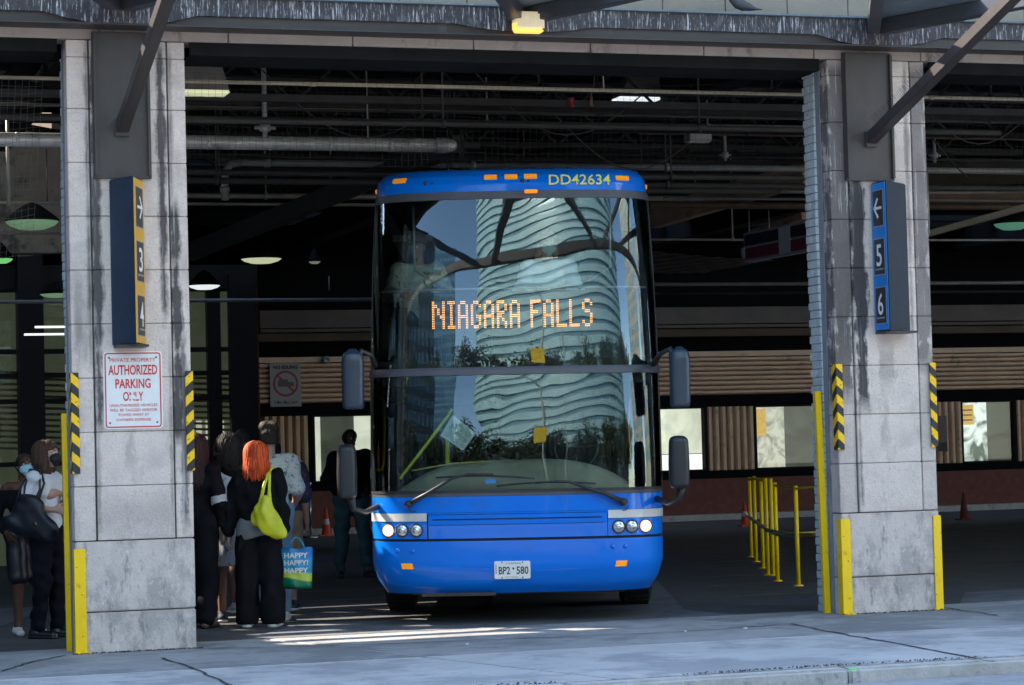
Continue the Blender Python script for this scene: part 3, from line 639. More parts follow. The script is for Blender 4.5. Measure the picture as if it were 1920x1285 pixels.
net('bird_netting', (-6.4, 1.3, 4.86), (2.7, .3, 0), (0, 1.0, -1.45), 46, 26, .0016, mat('net_cord_pale', (.2, .19, .17), .8), 'paler sagging bird netting inside the left opening', .12)
a = onY(1225, 455, 10); net('bird_netting', (a.x, 10, a.z-.12), (1.45, -.6, -.16), (.25, 3.0, .06), 30, 26, .004, mat('net_cord_brown', (.2, .17, .14), .8), 'brown netting tray right of the bus windscreen', .05)

# lamps
def hood(px, py, Y, label, lit, w_=.5, green=False):
    p = onY(px, py, Y); t = thing('hooded_lamp', label, 'lamp', tuple(p), group='hooded lamps under the roof')
    b = MB(); b.add([(-.16, -.12, .30), (.16, -.12, .30), (.16, .12, .30), (-.16, .12, .30), (-w_/2, -.14, .03), (w_/2, -.14, .03), (w_/2, .14, .03), (-w_/2, .14, .03)],
                     [(0, 1, 2, 3), (0, 4, 5, 1), (1, 5, 6, 2), (2, 6, 7, 3), (3, 7, 4, 0)]); b.build('hood', mat('lamp_hood', (.16, .145, .13), .6, var=.3, scale=6), t, fix=False)
    b = MB(); b.box((-.13, -.1, .30), (.13, .1, .42)); b.build('ballast_box', pipeg, t, bevel=.01)
    b = MB(); b.box((-w_/2-.01, -.13, .0), (w_/2+.01, .13, .03)); b.build('diffuser', lit, t, bevel=.01)
    return t
lit_w = mat('lamp_white', (.7, .75, .75), .4, emit=(.9, .97, 1), estr=.16)
lit_y = mat('lamp_pale_yellow', (.6, .6, .35), .4, emit=(.9, .95, .6), estr=.10)
lit_g = mat('lamp_pale_green', (.3, .45, .3), .4, emit=(.45, .85, .45), estr=.035)
lit_g2 = mat('lamp_green', (.2, .5, .2), .4, emit=(.25, .85, .25), estr=.12)
hood(1205, 190, 5, 'white lit hooded lamp above the right half of the bus', lit_w, .62)
hood(378, 178, 2.4, 'hooded lamp with yellowish glass half hidden behind the left pier', lit_y, .46)
def disc(px, py, wpx, hpx, Y, m, label, name='round_lamp'):
    p = onY(px, py, Y); k = (p-CAM).dot(dirh)/FPX; rx = wpx/2*k; t = thing(name, label, 'lamp', tuple(p), group='round lamps under the roof')
    b = MB(); b.lathe((0, 0, 0), [(0, -hpx*k*.55), (rx*.5, -hpx*k*.5), (rx*.85, -hpx*k*.25), (rx, 0)], 24); b.build('diffuser', m, t)
    b = MB(); b.lathe((0, 0, 0), [(rx, 0), (rx*1.04, .01), (rx*.9, .05), (rx*.35, .16), (0, .2)], 24); b.build('reflector', darksteel, t); return t
disc(490, 486, 76, 16, 11, lit_y, 'wide shallow lamp glowing pale yellow left of the bus')
disc(383, 536, 60, 14, 10, lit_w, 'white lamp half hidden by the right edge of the left pier')
disc(60, 416, 100, 28, 5, lit_g, 'large round green tinted lamp left of the left pier')
disc(2, 486, 44, 16, 9, lit_g2, 'small bright green lamp at the left edge of the view')
disc(105, 552, 60, 12, 13, lit_g, 'dim greenish lamp beside the left pier')
disc(590, 491, 22, 8, 14, mat('lamp_dim', (.2, .2, .18), .5, emit=(.5, .5, .4), estr=.06), 'small unlit lamp right of the wide yellow one')
disc(1898, 420, 70, 22, 8, mat('lamp_dim_green', (.1, .2, .15), .5, emit=(.1, .3, .2), estr=.1), 'dim green lamp at the right edge of the view')
for px, py, lb in ((120, 613, 'upper fluorescent tube fitting behind the left pier'), (100, 627, 'lower fluorescent tube fitting behind the left pier')):
    p = onY(px, py, 13); b = MB(); b.box((p.x-.38, 12.95, p.z-.012), (p.x+.18, 13.05, p.z+.012)); o = b.build('tube_lamp', mat('tube_light', (.8, .8, .8), .4, emit=(.9, 1, .95), estr=.22)); tag(o, lb, 'lamp', 'fluorescent tubes in the left bay')
# red drop, cable plug, vent box, cctv, junction box
p = onY(1065, 195, 3.0); b = MB(); b.lathe((p.x, 2.9, p.z), [(0, .055), (.022, .05), (.028, .03), (.016, .005), (.016, -.01), (.03, -.03), (.024, -.05), (0, -.06)], 12)
tag(b.build('red_bell', mat('red_paint', (.4, .03, .02), .4)), 'small red alarm bell on the dark duct above the bus', 'alarm bell')
p = onY(1115, 118, 2.0); q = onY(1109, 200, 2.0); b = MB(); b.tube([p, p+(q-p)*.5+Vector((.01, 0, 0)), q+Vector((0, 0, .12)), q], [.005, .005, .006, .012], 6); b.tube([q+Vector((0, 0, .1)), q], [.014, .02], 8); tag(b.build('hanging_cable', rust), 'brown cable with a plug hanging beside the red bell', 'cable')
p = onY(1308, 252, 5.5); b = MB(); b.box((p.x-.13, 5.4, p.z-.09), (p.x+.13, 5.6, p.z+.09)); b.box((p.x-.16, 5.38, p.z-.11), (p.x+.1, 5.42, p.z-.09)); tag(b.build('vent_box', pipeg, bevel=.008), 'small grey box on the brown pipe left of the right pier', 'vent box')
t = thing('ceiling_camera', 'small white dome camera under the end of the hanging sign', 'camera', tuple(onY(1408, 490, 9)))
b = MB(); b.box((-.1, -.05, .03), (.12, .05, .06)); b.box((-.12, -.04, .06), (-.06, .04, .17)); b.build('bracket', mat('camera_white', (.6, .6, .58), .5), t, bevel=.005)
b = MB(); b.lathe((.03, 0, .03), [(.055, 0), (.05, -.03), (.03, -.055), (0, -.062)], 16); b.build('dome', mat('dome_smoke', (.12, .13, .15), .1), t)

# hanging red / white sign seen obliquely
t = thing('hanging_sign', 'long red and white sign box hung obliquely left of the right pier', 'sign', tuple(onY(1395, 470, 9.0)))
a = Vector((0, 0, 0)); e = onY(1520, 435, 7.2)-onY(1395, 470, 9.0)
e.z = e.z; L = e.length; xd = Vector((e.x, e.y, 0)).normalized(); slope = e.z
def ss(u0, u1, v0, v1, m, nm, dpt=.0):
    b = MB(); nd = xd.cross(ZUP)
    pts = [xd*u + ZUP*(v) for u, v in ((u0, v0), (u1, v0), (u1, v1), (u0, v1))]
    b.add([p+nd*dpt for p in pts]+[p+nd*(dpt-.12) for p in pts], [(0, 1, 2, 3), (7, 6, 5, 4), (0, 4, 5, 1), (1, 5, 6, 2), (2, 6, 7, 3), (3, 7, 4, 0)]); b.build(nm, m, t)
ss(0, 2.6, -.15, .22, mat('sign_frame_grey', (.42, .42, .4), .5), 'frame')
ss(.03, 2.57, -.12, .02, mat('sign_red', (.28, .03, .05), .5, var=.2, spots=[((.5, .4, .4), 6, .62, .4)]), 'red_band', .006)
ss(.03, 2.57, .05, .19, mat('sign_black', (.03, .03, .04), .5), 'black_band', .006)
ss(.98, 1.28, -.13, .2, mat('sign_white_paper', (.75, .75, .73), .5), 'white_panel', .010)

# ------------------------------------------------------------------ back building
t = thing('station_building', 'low station building with brown metal siding and window band behind the bays', 'building', (10, YB, 0))
def bb(name, m, boxes, bevel=0.):
    b = MB()
    for q in boxes: b.box(*q)
    o = b.build(name, m, bevel=bevel); return pin(o, t)
XA, XZ = 2.9, 30
bb('upper_wall', dark, [((XA, YB+.1, 3.3), (XZ, YB+.5, 6.0))])
bb('backing', dark, [((XA, YB+.3, 0), (XZ, YB+.5, 3.31))])
bb('fascia', siding2 := mat('brown_fascia', (.10, .078, .06), .6, var=.3, scale=2), [((XA, YB-.25, 3.80), (XZ, YB+.09, 4.12)), ((XA, YB-.30, 3.72), (XZ, YB+.05, 3.775)), ((XA, YB-.12, 3.56), (XZ, YB+.05, 3.70))])
bb('dark_band', dark, [((XA, YB-.02, 3.28), (XZ, YB+.09, 3.55)), ((XA, YB-.02, 2.20), (XZ, YB+.09, 2.40)), ((XA, YB-.03, .80), (XZ, YB+.09, .95))])
b = MB(); z = 2.42
while z < 3.24:
    b.prism([(YB+.09, z), (YB-.01, z+.01), (YB-.055, z+.035), (YB-.055, z+.075), (YB-.01, z+.088), (YB+.09, z+.09)], XA, XZ, 'x'); z += .0925
pin(b.build('louvre_siding', siding), t)
bb('louvre_head', siding, [((XA, YB-.06, 3.17), (XZ, YB+.08, 3.27))])
bb('brick_base', redbrick, [((XA, YB-.03, .12), (XZ, YB+.2, .80))])
bb('base_kerb', kerbm, [((XA, YB-.22, 0), (XZ, YB+.2, .115))])
# window band: list of openings (x0, x1)
wins = [(3.93, 5.2, 'w1'), (5.35, 6.9, 'd'), (7.2, 8.7, 'd'), (9.0, 10.2, 'd'), (10.38, 11.66, 'w2'), (12.76, 14.15, 'w3'), (17.27, 18.42, 'w4'), (19.5, 21, 'd')]
glassw = glass_mat('station_glass', (.8, .85, .8), 1.45, 1.2)
def crumple(name, c1, c2, est, sc, extra=None):
    m = bpy.data.materials.new(name); m.use_nodes = True; n = m.node_tree.nodes; l = m.node_tree.links; b = n['Principled BSDF']
    tc = n.new('ShaderNodeTexCoord'); nz = n.new('ShaderNodeTexNoise'); nz.inputs['Scale'].default_value = sc; nz.inputs['Detail'].default_value = 3; nz.inputs['Distortion'].default_value = 1.6
    l.new(tc.outputs['Object'], nz.inputs[0]); cr = n.new('ShaderNodeValToRGB'); cr.color_ramp.elements[0].position = .38; cr.color_ramp.elements[1].position = .56
    cr.color_ramp.elements[0].color = (*c1, 1); cr.color_ramp.elements[1].color = (*c2, 1); l.new(nz.outputs[0], cr.inputs[0])
    l.new(cr.outputs[0], b.inputs['Base Color']); l.new(cr.outputs[0], b.inputs['Emission Color']); b.inputs['Emission Strength'].default_value = est; b.inputs['Roughness'].default_value = .4
    return m
m_w2 = crumple('glow_backing_pale', (.42, .42, .36), (.55, .54, .46), .24, 1.2)  # backings emit, standing in for daylight seen in the panes
m_w3 = crumple('glow_backing_mottled', (.22, .22, .2), (.55, .53, .46), .2, 2.6)
m_w4 = crumple('glow_backing_patchy', (.06, .09, .07), (.7, .75, .75), .22, 2.2)
m_dim = crumple('dim_room_glow', (.05, .055, .045), (.09, .1, .08), .12, 1.0)
m_whi = mat('white_panel_glow', (.8, .8, .8), .5, emit=(1, 1, 1), estr=.2)
m_yel = mat('yellow_poster', (.7, .45, .08), .5, emit=(1, .6, .1), estr=.1, var=.25, scale=9)
prev = XA
for x0, x1, k in wins + [(XZ, XZ+1, 'end')]:
    x = prev+.05; rb = MB(); fr = MB()
    while x < x0-.12:
        rb.prism([(x, YB+.09), (x+.02, YB-.005), (x+.045, YB-.05), (x+.10, YB-.05), (x+.125, YB-.005), (x+.143, YB+.09)], .96, 2.19, 'z'); x += .146
    prev = x1
    if rb.v: pin(rb.build('ribbed_siding', siding), t)
    if k == 'end': break
    for q in (((x0-.06, YB-.045, .95), (x0, YB+.08, 2.2)), ((x1, YB-.045, .95), (x1+.06, YB+.08, 2.2)), ((x0, YB-.045, .95), (x1, YB+.08, .985)), ((x0, YB-.045, 2.165), (x1, YB+.08, 2.2))): fr.box(*q)
    pin(fr.build('window_frame', darksteel), t)
    b = MB(); b.quad((x0, YB+.03, .985), (x1, YB+.03, .985), (x1, YB+.03, 2.165), (x0, YB+.03, 2.165)); pin(b.build('window_pane', glassw, fix=False), t)
    def pan(a, c, z0, z1, m, nm='glow_backing', yy=.12): b = MB(); b.box((a, YB+yy, z0), (c, YB+yy+.02, z1)); return pin(b.build(nm, m), t)
    if k == 'd': pan(x0, x1, .985, 2.165, m_dim)
    if k == 'w1': pan(x0, x0+.14, .985, 2.165, m_w2); pan(x0+.14, x0+.78, .985, 2.165, m_dim); pan(x0+.78, x1, .985, 2.165, m_w2)
    if k == 'w2': pan(x0, x1, 1.30, 2.165, m_w2); pan(x0, x1, .985, 1.285, m_whi, 'white_panel')
    if k == 'w3': pan(x0, x0+.66, .985, 2.165, m_w3); pan(x0+.66, x1, .985, 2.165, m_dim); pan(x0+.03, x0+.26, 1.6, 2.13, m_yel, 'yellow_poster', .10)
    if k == 'w4':
        pan(x0, x0+.62, .985, 2.165, m_w4); pan(x0+.62, x1, .985, 2.165, m_dim); q = pan(x0+.02, x0+.32, 1.72, 2.12, m_yel, 'yellow_poster', .10)
        for nn in range(3): b = MB(); b.box((x0+.05, YB+.085, 2.0-nn*.1), (x0+.28, YB+.095, 2.03-nn*.1)); pin(b.build('poster_lettering_bar', mat('poster_red', (.4, .08, .03), .5)), t)
# red brick column at the left end of the station building
b = MB(); c0 = onY(430, 700, 21).x; c1 = onY(487, 700, 21).x; r = random.Random(1); z = 0; row = 0
while z < 4.35:
    x = c0 + (0 if row % 2 else -.1)
    while x < c1:
        xa, xb = max(x, c0), min(x+.19, c1)
        if xb-xa > .02: b.box((xa+.003, 21, z+.004), (xb-.003, 21.03, z+.068))
        x += .2
    z += .074; row += 1
b.box((c0+.01, 21.02, 0), (c1-.01, 21.6, 4.35)); tag(b.build('brick_column', mat('dark_red_brick', (.14, .045, .03), .85, var=.3, scale=9), fix=False), 'dark red brick column left of the no idling sign', 'column')
# left back building: dim glazed wall with louvres
t = thing('glazed_hall', 'dim glazed hall with black mullions behind the left pier', 'building', (-1, 16, 0))
dimg = mat('greenish_wall_glow', (.34, .35, .27), .6, var=.4, scale=1.5, emit=(.75, .85, .6), estr=.011); mull = mat('black_mullion', (.012, .012, .013), .5)  # hall wall glows faintly by itself to brighten the room
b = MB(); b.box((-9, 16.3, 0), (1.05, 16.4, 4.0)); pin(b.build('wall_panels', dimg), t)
b = MB(); z = 1.55
while z < 2.7: b.beam((-9, 16.22, z+.45), (1.0, 16.22, z), .05, .035); z += .085
pin(b.build('slanted_louvre', mat('dim_louvre', (.55, .47, .33), .6)), t)
b = MB()
for x in (-4.4, -2.13, -.1, .55, .95): b.box((x-.1, 16.0, 0), (x+.1, 16.15, 4.0))
b.box((-2.36, 15.6, 0), (-2.0, 15.95, 6)); b.box((.75, 15.8, 0), (1.15, 15.98, 4.2))
for z in (4.0, 3.1, 2.75, 2.38, 1.47): b.box((-9, 16.02, z-.035), (1.1, 16.12, z+.035))
b.box((-9, 15.9, 4.0), (1.2, 16.5, 4.35)); pin(b.build('mullions', mull), t)
b = MB(); b.quad((-9, 16.08, 0), (1.0, 16.08, 0), (1.0, 16.08, 4), (-9, 16.08, 4)); pin(b.build('glazing', glass_mat('hall_glass', (.7, .75, .68), 1.45, 1.5, wave=.2), fix=False), t)
for k, (px, wv) in enumerate(((375, 8), (395, 12), (414, 12))):
    p = onY(px, 808, 16.2); b = MB(); b.box((p.x-.04*wv/8, 16.26, p.z-.15), (p.x+.04*wv/8, 16.28, p.z+.15)); pin(b.build('lit_panel', m_w2), t)
tag(t, cat='building')
# patchy stone wall and self-glowing panels high on the left
b = MB(); b.box((-13, 9.5, 4.0), (-2.2, 9.7, 5.55)); tag(b.build('patchy_gable', mat('gable_stone', (.4, .37, .3), .8, var=.3, scale=2, spots=[((.08, .08, .07), 2, .5, .8)])), 'patchy stone wall high up behind the left bay', 'wall')
m_cl = mat('sunlit_glow', (.5, .4, .32), .5, emit=(1, .78, .6), estr=.10, var=.5, scale=3)  # emissive panels added where sunlit ones would show
t2 = thing('sunlit_panel_glow', 'glowing peach panels added for sunlit patches high up behind the left bay, top left', 'window', (-5, 7.9, 5))
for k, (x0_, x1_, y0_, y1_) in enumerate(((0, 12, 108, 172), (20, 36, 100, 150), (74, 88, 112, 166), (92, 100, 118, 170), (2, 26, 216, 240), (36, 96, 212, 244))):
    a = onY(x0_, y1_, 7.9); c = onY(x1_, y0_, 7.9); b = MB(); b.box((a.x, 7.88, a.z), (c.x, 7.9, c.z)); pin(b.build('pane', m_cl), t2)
for k, (pa, pb, Y, w_) in enumerate((((0, 165), (70, 108), 3.2, .13), ((20, 150), (110, 178), 3.4, .06), ((45, 150), (80, 105), 3.6, .05), ((0, 230), (110, 250), 5, .05))):
    a = onY(*pa, Y); c = onY(*pb, Y+.4); b = MB(); b.beam(a, c, .1, w_); tag(b.build('roof_brace', darksteel), ['thick dark diagonal brace top left', 'thin dark brace sloping down towards the left pier', 'thin steep brace top left', 'low dark brace above the left insulated pipe'][k], 'brace', 'roof braces in the left bay')

# signs on the back wall
def flat_sign(px0, py0, px1, py1, Y, label, draw):
    a = onY(px0, py0, Y); c = onY(px1, py1, Y); W_, H_ = c.x-a.x, a.z-c.z
    t = thing('wall_sign', label, 'sign', ((a.x+c.x)/2, Y, c.z), group='prohibition signs on the station wall'); b = MB(); b.box((-W_/2, -.02, 0), (W_/2, 0, H_)); b.build('board', draw[0], t)
    draw[1](t, W_, H_)
dimwhite = mat('dull_white_board', (.36, .34, .32), .6, var=.1); dred = mat('dull_sign_red', (.33, .06, .05), .6); dblk = mat('sign_ink', (.03, .03, .03), .6)
def ring(b, cx, cz, r0, r1, y, n=32):
    vs = [(cx+rr*math.cos(2*math.pi*k/n), y, cz+rr*math.sin(2*math.pi*k/n)) for rr in (r0, r1) for k in range(n)]
    b.add(vs, [(k, (k+1) % n, n+(k+1) % n, n+k) for k in range(n)])
def d_idle(t, W_, H_):
    b = MB(); ring(b, 0, H_*.53, W_*.34, W_*.41, -.024); b.add([(-.26*W_, -.024, H_*.53+.22*W_), (-.22*W_, -.024, H_*.53+.27*W_), (.27*W_, -.024, H_*.53-.22*W_), (.22*W_, -.024, H_*.53-.27*W_)], [(0, 1, 2, 3)])
    b.build('red_ring', dred, t, fix=False)
    b = MB(); b.prism([(-.25*W_, H_*.46), (.27*W_, H_*.46), (.27*W_, H_*.56), (.1*W_, H_*.57), (.06*W_, H_*.63), (-.22*W_, H_*.63), (-.25*W_, H_*.55)], -.0235, -.0225, 'y'); b.build('vehicle_symbol', mat('grey_ink', (.12, .12, .12), .6), t)
    text('lettering', 'NO IDLING', (0, -.022, H_*.91), (1, 0, 0), ZUP, W_*.8, H_*.085, dblk, t, bold=.04)
    text('lettering', '3 Min Max Limit', (0, -.022, H_*.1), (1, 0, 0), ZUP, W_*.76, H_*.07, dblk, t, bold=.02)
flat_sign(505, 682, 565, 762, YB-.09, 'white no idling sign with a red ring, left of the bus', (dimwhite, d_idle))
def d_smoke(t, W_, H_):
    b = MB(); ring(b, 0, H_*.62, W_*.3, W_*.38, -.024); b.build('red_ring', dred, t, fix=False)
    b = MB(); b.box((-W_*.42, -.03, 0), (W_*.42, -.021, H_*.25)); b.build('lower_plate', dblk, t)
flat_sign(1757, 780, 1776, 846, YB-.09, 'small dim prohibition sign just right of the right pier', (mat('dim_board', (.14, .12, .11), .6), d_smoke))
t = thing('wall_camera', 'small round camera above the no idling sign', 'camera', tuple(onY(612, 675, YB-.15)))
b = MB(); b.lathe((0, 0, 0), [(.07, .1), (.075, 0), (.05, -.03), (.045, -.03), (.03, -.01), (0, -.01)], 16, 'y'); b.build('housing', pipeg, t)

# ------------------------------------------------------------------ traffic cones, stanchions, railing, barrel
def cone(px, py, h, label, band=True, first=[None]):
    p = onZ(px, py)
    if p.y > 23.3: p = onY(px, py, 23.3)
    if first[0] is None:
        t = thing('traffic_cone', label, 'traffic cone', (p.x, p.y, 0), group='orange traffic cones by the station wall')
        b = MB(); b.box((-.19, -.19, 0), (.19, .19, .035)); b.build('base', mat('cone_orange', (.65, .06, .02), .5, var=.15), t, bevel=.01)
        b = MB(); b.lathe((0, 0, 0), [(.14, .035), (.125, .05), (.095, .3)], 20); b.lathe((0, 0, 0), [(.073, .44), (.03, .74), (.022, .75), (0, .75)], 20); b.build('body', MATS['cone_orange'], t)
        b = MB(); b.lathe((0, 0, 0), [(.096, .3), (.074, .44)], 20); b.build('reflective_band', mat('cone_white', (.6, .6, .58), .4), t)
        first[0] = t
    else:
        t = copy_tree(first[0]); t.location = (p.x, p.y, 0); t['label'] = label
    t.scale = (h/.75,)*3; return t
cone(612, 999, .52, 'orange traffic cone with a white band beside the chrome stanchion')
cone(1397, 987, .45, 'small orange traffic cone left of the yellow railing')
cone(686, 990, .5, 'orange traffic cone mostly hidden behind the man beside the bus')
dc = cone(1808, 975, .5, 'traffic cone coloured dark for shade, right of the right pier')
for ch in kids(dc):
    ch.material_slots[0].link = 'OBJECT'; ch.material_slots[0].material = mat('shaded_cone_red', (.12, .015, .01), .8, var=.3)  # darker red stands in for the shade on this cone
p = onY(583, 1001, 22.9); t = thing('stanchion', 'thin chrome queue stanchion beside the traffic cone', 'stanchion', (p.x, p.y, 0))
chrome = mat('chrome', (.5, .5, .5), .25, .9); b = MB(); b.lathe((0, 0, 0), [(0, .02), (.16, .012), (.16, 0)], 20); b.build('base', chrome, t)
b = MB(); b.tube([(0, 0, .01), (0, 0, .92)], .02, 10); b.lathe((0, 0, .92), [(.02, 0), (.033, .01), (.033, .06), (0, .07)], 12); b.build('post', chrome, t)
p = onZ(-14, 1055); t = thing('barrel', 'orange traffic barrel with a white band at the left edge', 'barrel', (p.x, p.y, 0))
b = MB(); b.lathe((0, 0, 0), [(.30, 0), (.30, .08), (.24, .1), (.22, .55), (.21, .62)], 24); b.lathe((0, 0, 0), [(.2, .75), (.18, 1.0), (0, 1.02)], 24); b.build('body', MATS['cone_orange'], t)
b = MB(); b.lathe((0, 0, 0), [(.21, .62), (.2, .75)], 24); b.build('reflective_band', MATS['cone_white'], t)

t = thing('queue_railing', 'yellow tube railing in two rows beside the right pier', 'railing', tuple(onZ(1480, 1085)))
posts = [(1409, 1045, 895), (1418, 1054, 893), (1431, 1066, 900), (1440, 1079, 897), (1458, 1090, 905), (1450, 1080, 897), (1497, 1099, 911)]
tops = []
for px, pb, pt in posts:
    g0 = onZ(px, pb); top = CAM + ray(px-3, pt)*((g0-CAM).dot(dirh)/ray(px-3, pt).dot(dirh)); hgt = min(top.z, 1.12)
    tops.append((g0, hgt)); b = MB(); b.tube([(g0.x, g0.y, 0), (g0.x, g0.y, hgt)], .024, 10); b.lathe((g0.x, g0.y, 0), [(.055, 0), (.055, .012), (.024, .014)], 12)
    pin(b.build('post', yellow), t)
ordr = [0, 1, 2, 3, 4, 6]
P_ = [Vector((tops[k][0].x, tops[k][0].y, tops[k][1]-.03)) for k in ordr] + [onZ(1538, 914, 1.07)]
dull = mat('worn_railing_tube', (.34, .26, .08), .45, .3, var=.4, scale=10)
b = MB(); b.tube(P_[:2]+[P_[3]], .018, 8); b.tube(P_[4:], .012, 8); pin(b.build('top_rail', yellow), t)
b = MB(); b.tube([Vector((v.x, v.y, .52)) for v in P_[:-1]]+[onZ(1535, 1004, .52)], .022, 8); b.tube([Vector((v.x-.05, v.y+.05, .56)) for v in P_[:-1]]+[onZ(1535, 998, .56)], .012, 8); pin(b.build('middle_rail', dull), t)
# pigeon on the girder
p = onY(1392, 20, -.2); t = thing('pigeon', 'dark grey pigeon standing on the girder at the top edge', 'pigeon', (p.x, -.2, 5.282))
b = MB()
sec = [(-.19, .045, .004, .004), (-.13, .05, .02, .012), (-.08, .06, .04, .03), (0, .08, .055, .05), (.06, .10, .05, .052), (.11, .135, .032, .036), (.135, .165, .022, .026), (.155, .185, .026, .026), (.18, .187, .018, .018), (.195, .182, .006, .006), (.215, .178, .002, .002)]
vs = []; nn = 12
for x, z, ry, rz in sec: vs += [(-x, ry*math.cos(2*math.pi*k/nn), z+rz*math.sin(2*math.pi*k/nn)) for k in range(nn)]
b.smooth = True; b.add(vs, [(i*nn+k, i*nn+(k+1) % nn, (i+1)*nn+(k+1) % nn, (i+1)*nn+k) for i in range(len(sec)-1) for k in range(nn)]); b.smooth = False
b.build('body', mat('pigeon_grey', (.05, .055, .065), .6, var=.3, scale=30), t)
for s_ in (-1, 1):
    b = MB(); b.tube([(0, s_*.015, .04), (.0, s_*.017, .012), (-.02, s_*.017, .003)], .003, 6); b.tube([(0, s_*.017, .004), (.015, s_*.03, .003)], .002, 5); b.build('leg', mat('pigeon_leg', (.3, .1, .1), .6), t)
# ------------------------------------------------------------------ double-deck coach
bp = CAM + dirh*21.2; bp.z = 0
bus = thing('double_decker_coach', 'blue double-decker coach facing the camera with lit headlights and an amber destination display', 'bus', tuple(bp), -TH)
bus.rotation_euler = (0, .0075, -TH)
paint = mat('blue_coach_paint', (.0, .165, .72), .35, var=.04, scale=2, coat=.55, spec=.15, spots=[((.02, .12, .5), 7, .62, .3), ((.10, .14, .30), 22, .66, .35), ((.06, .10, .30), 1.7, .55, .25)])
rubber = mat('black_rubber_trim', (.022, .022, .026), .5, var=.2); blackp = mat('black_gloss_panel', (.008, .009, .013), .12, coat=.6, var=.1)
greyrub = mat('grey_rubber_seal', (.07, .07, .085), .45, var=.15); seam = mat('panel_gap', (.004, .006, .02), .8)
tyrem = mat('tyre_rubber', (.022, .022, .022), .85, var=.3, scale=20, bump=.4); rimm = mat('wheel_steel', (.35, .35, .35), .4, .6)
intdark = mat('coach_interior_dark', (.02, .022, .024), .8, var=.3)
LB = 13.2; NEX = 3.3; LC = .55
ZT = 4.115
def hwf(z): return 1.022*float(np.interp(z, [.28, .40, .55, 1.2, 2.28, 3.3, 3.82, 3.98, 4.06, ZT], [1.16, 1.23, 1.272, 1.275, 1.268, 1.24, 1.215, 1.20, 1.15, .98]))
def setf(z):
    if z < 1.17: return float(np.interp(z, [.28, .36, .5, .9, 1.17], [.16, .07, .015, .0, .02]))
    if z < 2.25: h = z-1.17; return .02+.01*h+.08*h*h
    h = z-2.25
    if z < 3.85: return .14+.045*h+.065*h*h
    s = .14+.045*1.6+.065*1.6*1.6
    return s + float(np.interp(z, [3.85, 3.93, 4.0, 4.06, 4.09, ZT], [.0, .02, .055, .14, .3, .75]))
_ph = np.linspace(0, math.pi/2, 1500); _x = np.sin(_ph)**(2/NEX); _y = LC*(1-np.cos(_ph)**(2/NEX)) + .05*_x**2
_s = np.concatenate([[0], np.cumsum(np.hypot(np.diff(_x*1.27), np.diff(_y)))]); _S = _s[-1]
def plan(a):
    """a in [-1,1] along the front from left corner end to right corner end, |a|>1 runs on down the side in metres"""
    s = abs(a)*_S if abs(a) <= 1 else _S
    x = float(np.interp(s, _s, _x)); y = float(np.interp(s, _s, _y))
    if abs(a) > 1: y += (abs(a)-1)*1.0*_S
    return (math.copysign(x, a), y)
def a_of_x(x): return math.copysign(float(np.interp(abs(x), _x, _s))/_S, x)
def SP(a, z, off=0.):
    x, y = plan(a); h = hwf(z)
    p = Vector((x*h, y+setf(z), z))
    if off:
        e = 1e-3; x1, y1 = plan(a-e); x2, y2 = plan(a+e); tx = Vector(((x2-x1)*h, y2-y1, 0)).normalized()
        tz = Vector((0, setf(z+e)-setf(z-e), 2*e)).normalized() if abs(a) < 1 else ZUP
        n = tx.cross(tz).normalized(); p = p + n*off
    return p
def patch(name, a0, a1, z0, z1, m, off=0., na=40, nz=16, parent=bus, thick=0., zf0=None, zf1=None):
    """skin patch; zf0/zf1 may bend the lower/upper edge as functions of a"""
    b = MB(); b.smooth = True; A = np.linspace(a0, a1, na+1); g = []
    for a in A:
        lo = zf0(a) if zf0 else z0; hi = zf1(a) if zf1 else z1
        g.append([SP(a, lo+(hi-lo)*k/nz, off) for k in range(nz+1)])
    vs = [p for col in g for p in col]; n1 = nz+1
    fs = [(i*n1+k, (i+1)*n1+k, (i+1)*n1+k+1, i*n1+k+1) for i in range(na) for k in range(nz)]
    b.add(vs, fs)
    if thick:
        b.smooth = False
        g2 = []
        for i, a in enumerate(A):
            lo = zf0(a) if zf0 else z0; hi = zf1(a) if zf1 else z1
            g2.append([SP(a, lo+(hi-lo)*k/nz, off-thick) for k in (0, nz)])
        o = []
        for i in range(na):
            b.add([g[i][0], g[i+1][0], g2[i+1][0], g2[i][0]], [(0, 3, 2, 1)]); b.add([g[i][nz], g[i+1][nz], g2[i+1][1], g2[i][1]], [(0, 1, 2, 3)])
        for i, sg in ((0, 1), (na, -1)):
            for k in range(nz):
                lo = g[i][k]; hi = g[i][k+1]; d = SP(A[i], lo.z, off-thick); e = SP(A[i], hi.z, off-thick); b.add([lo, hi, e, d], [(0, 1, 2, 3)] if sg > 0 else [(3, 2, 1, 0)])
    o = b.build(name, m, parent, fix=False); return o
AS = 1+LB/_S
# bumper, hood, headlight surround
patch('bumper', -1.0, 1.0, .28, .745, paint, 0, 60, 14, thick=.03)
patch('bumper_gap', -1, 1, .74, .765, seam, -.012, 60, 1)
patch('front_panel', a_of_x(-.601), a_of_x(.606), .768, .975, paint, -.002, 40, 5, thick=.02)
patch('front_gap', -1, 1, .76, 1.0, seam, -.016, 60, 3)
for s in (-1, 1):
    patch('headlamp_panel', *sorted((a_of_x(.61)*s, 1.0*s)), .768, .918, paint, -.002, 22, 4, thick=.02)
    lens = patch('indicator_lens', *sorted((a_of_x(.612)*s, .99*s)), .922, .993, mat('frosted_lens', (.62, .6, .58), .25, var=.12, scale=40, stretch=(4, 1, .3), bump=.3), .004, 22, 3, thick=.02)
patch('hood', -1.0, 1.0, .996, 1.135, paint, 0, 60, 6, thick=.03)
patch('hood_lip', -1.0, 1.0, .98, .994, paint, -.004, 60, 1)
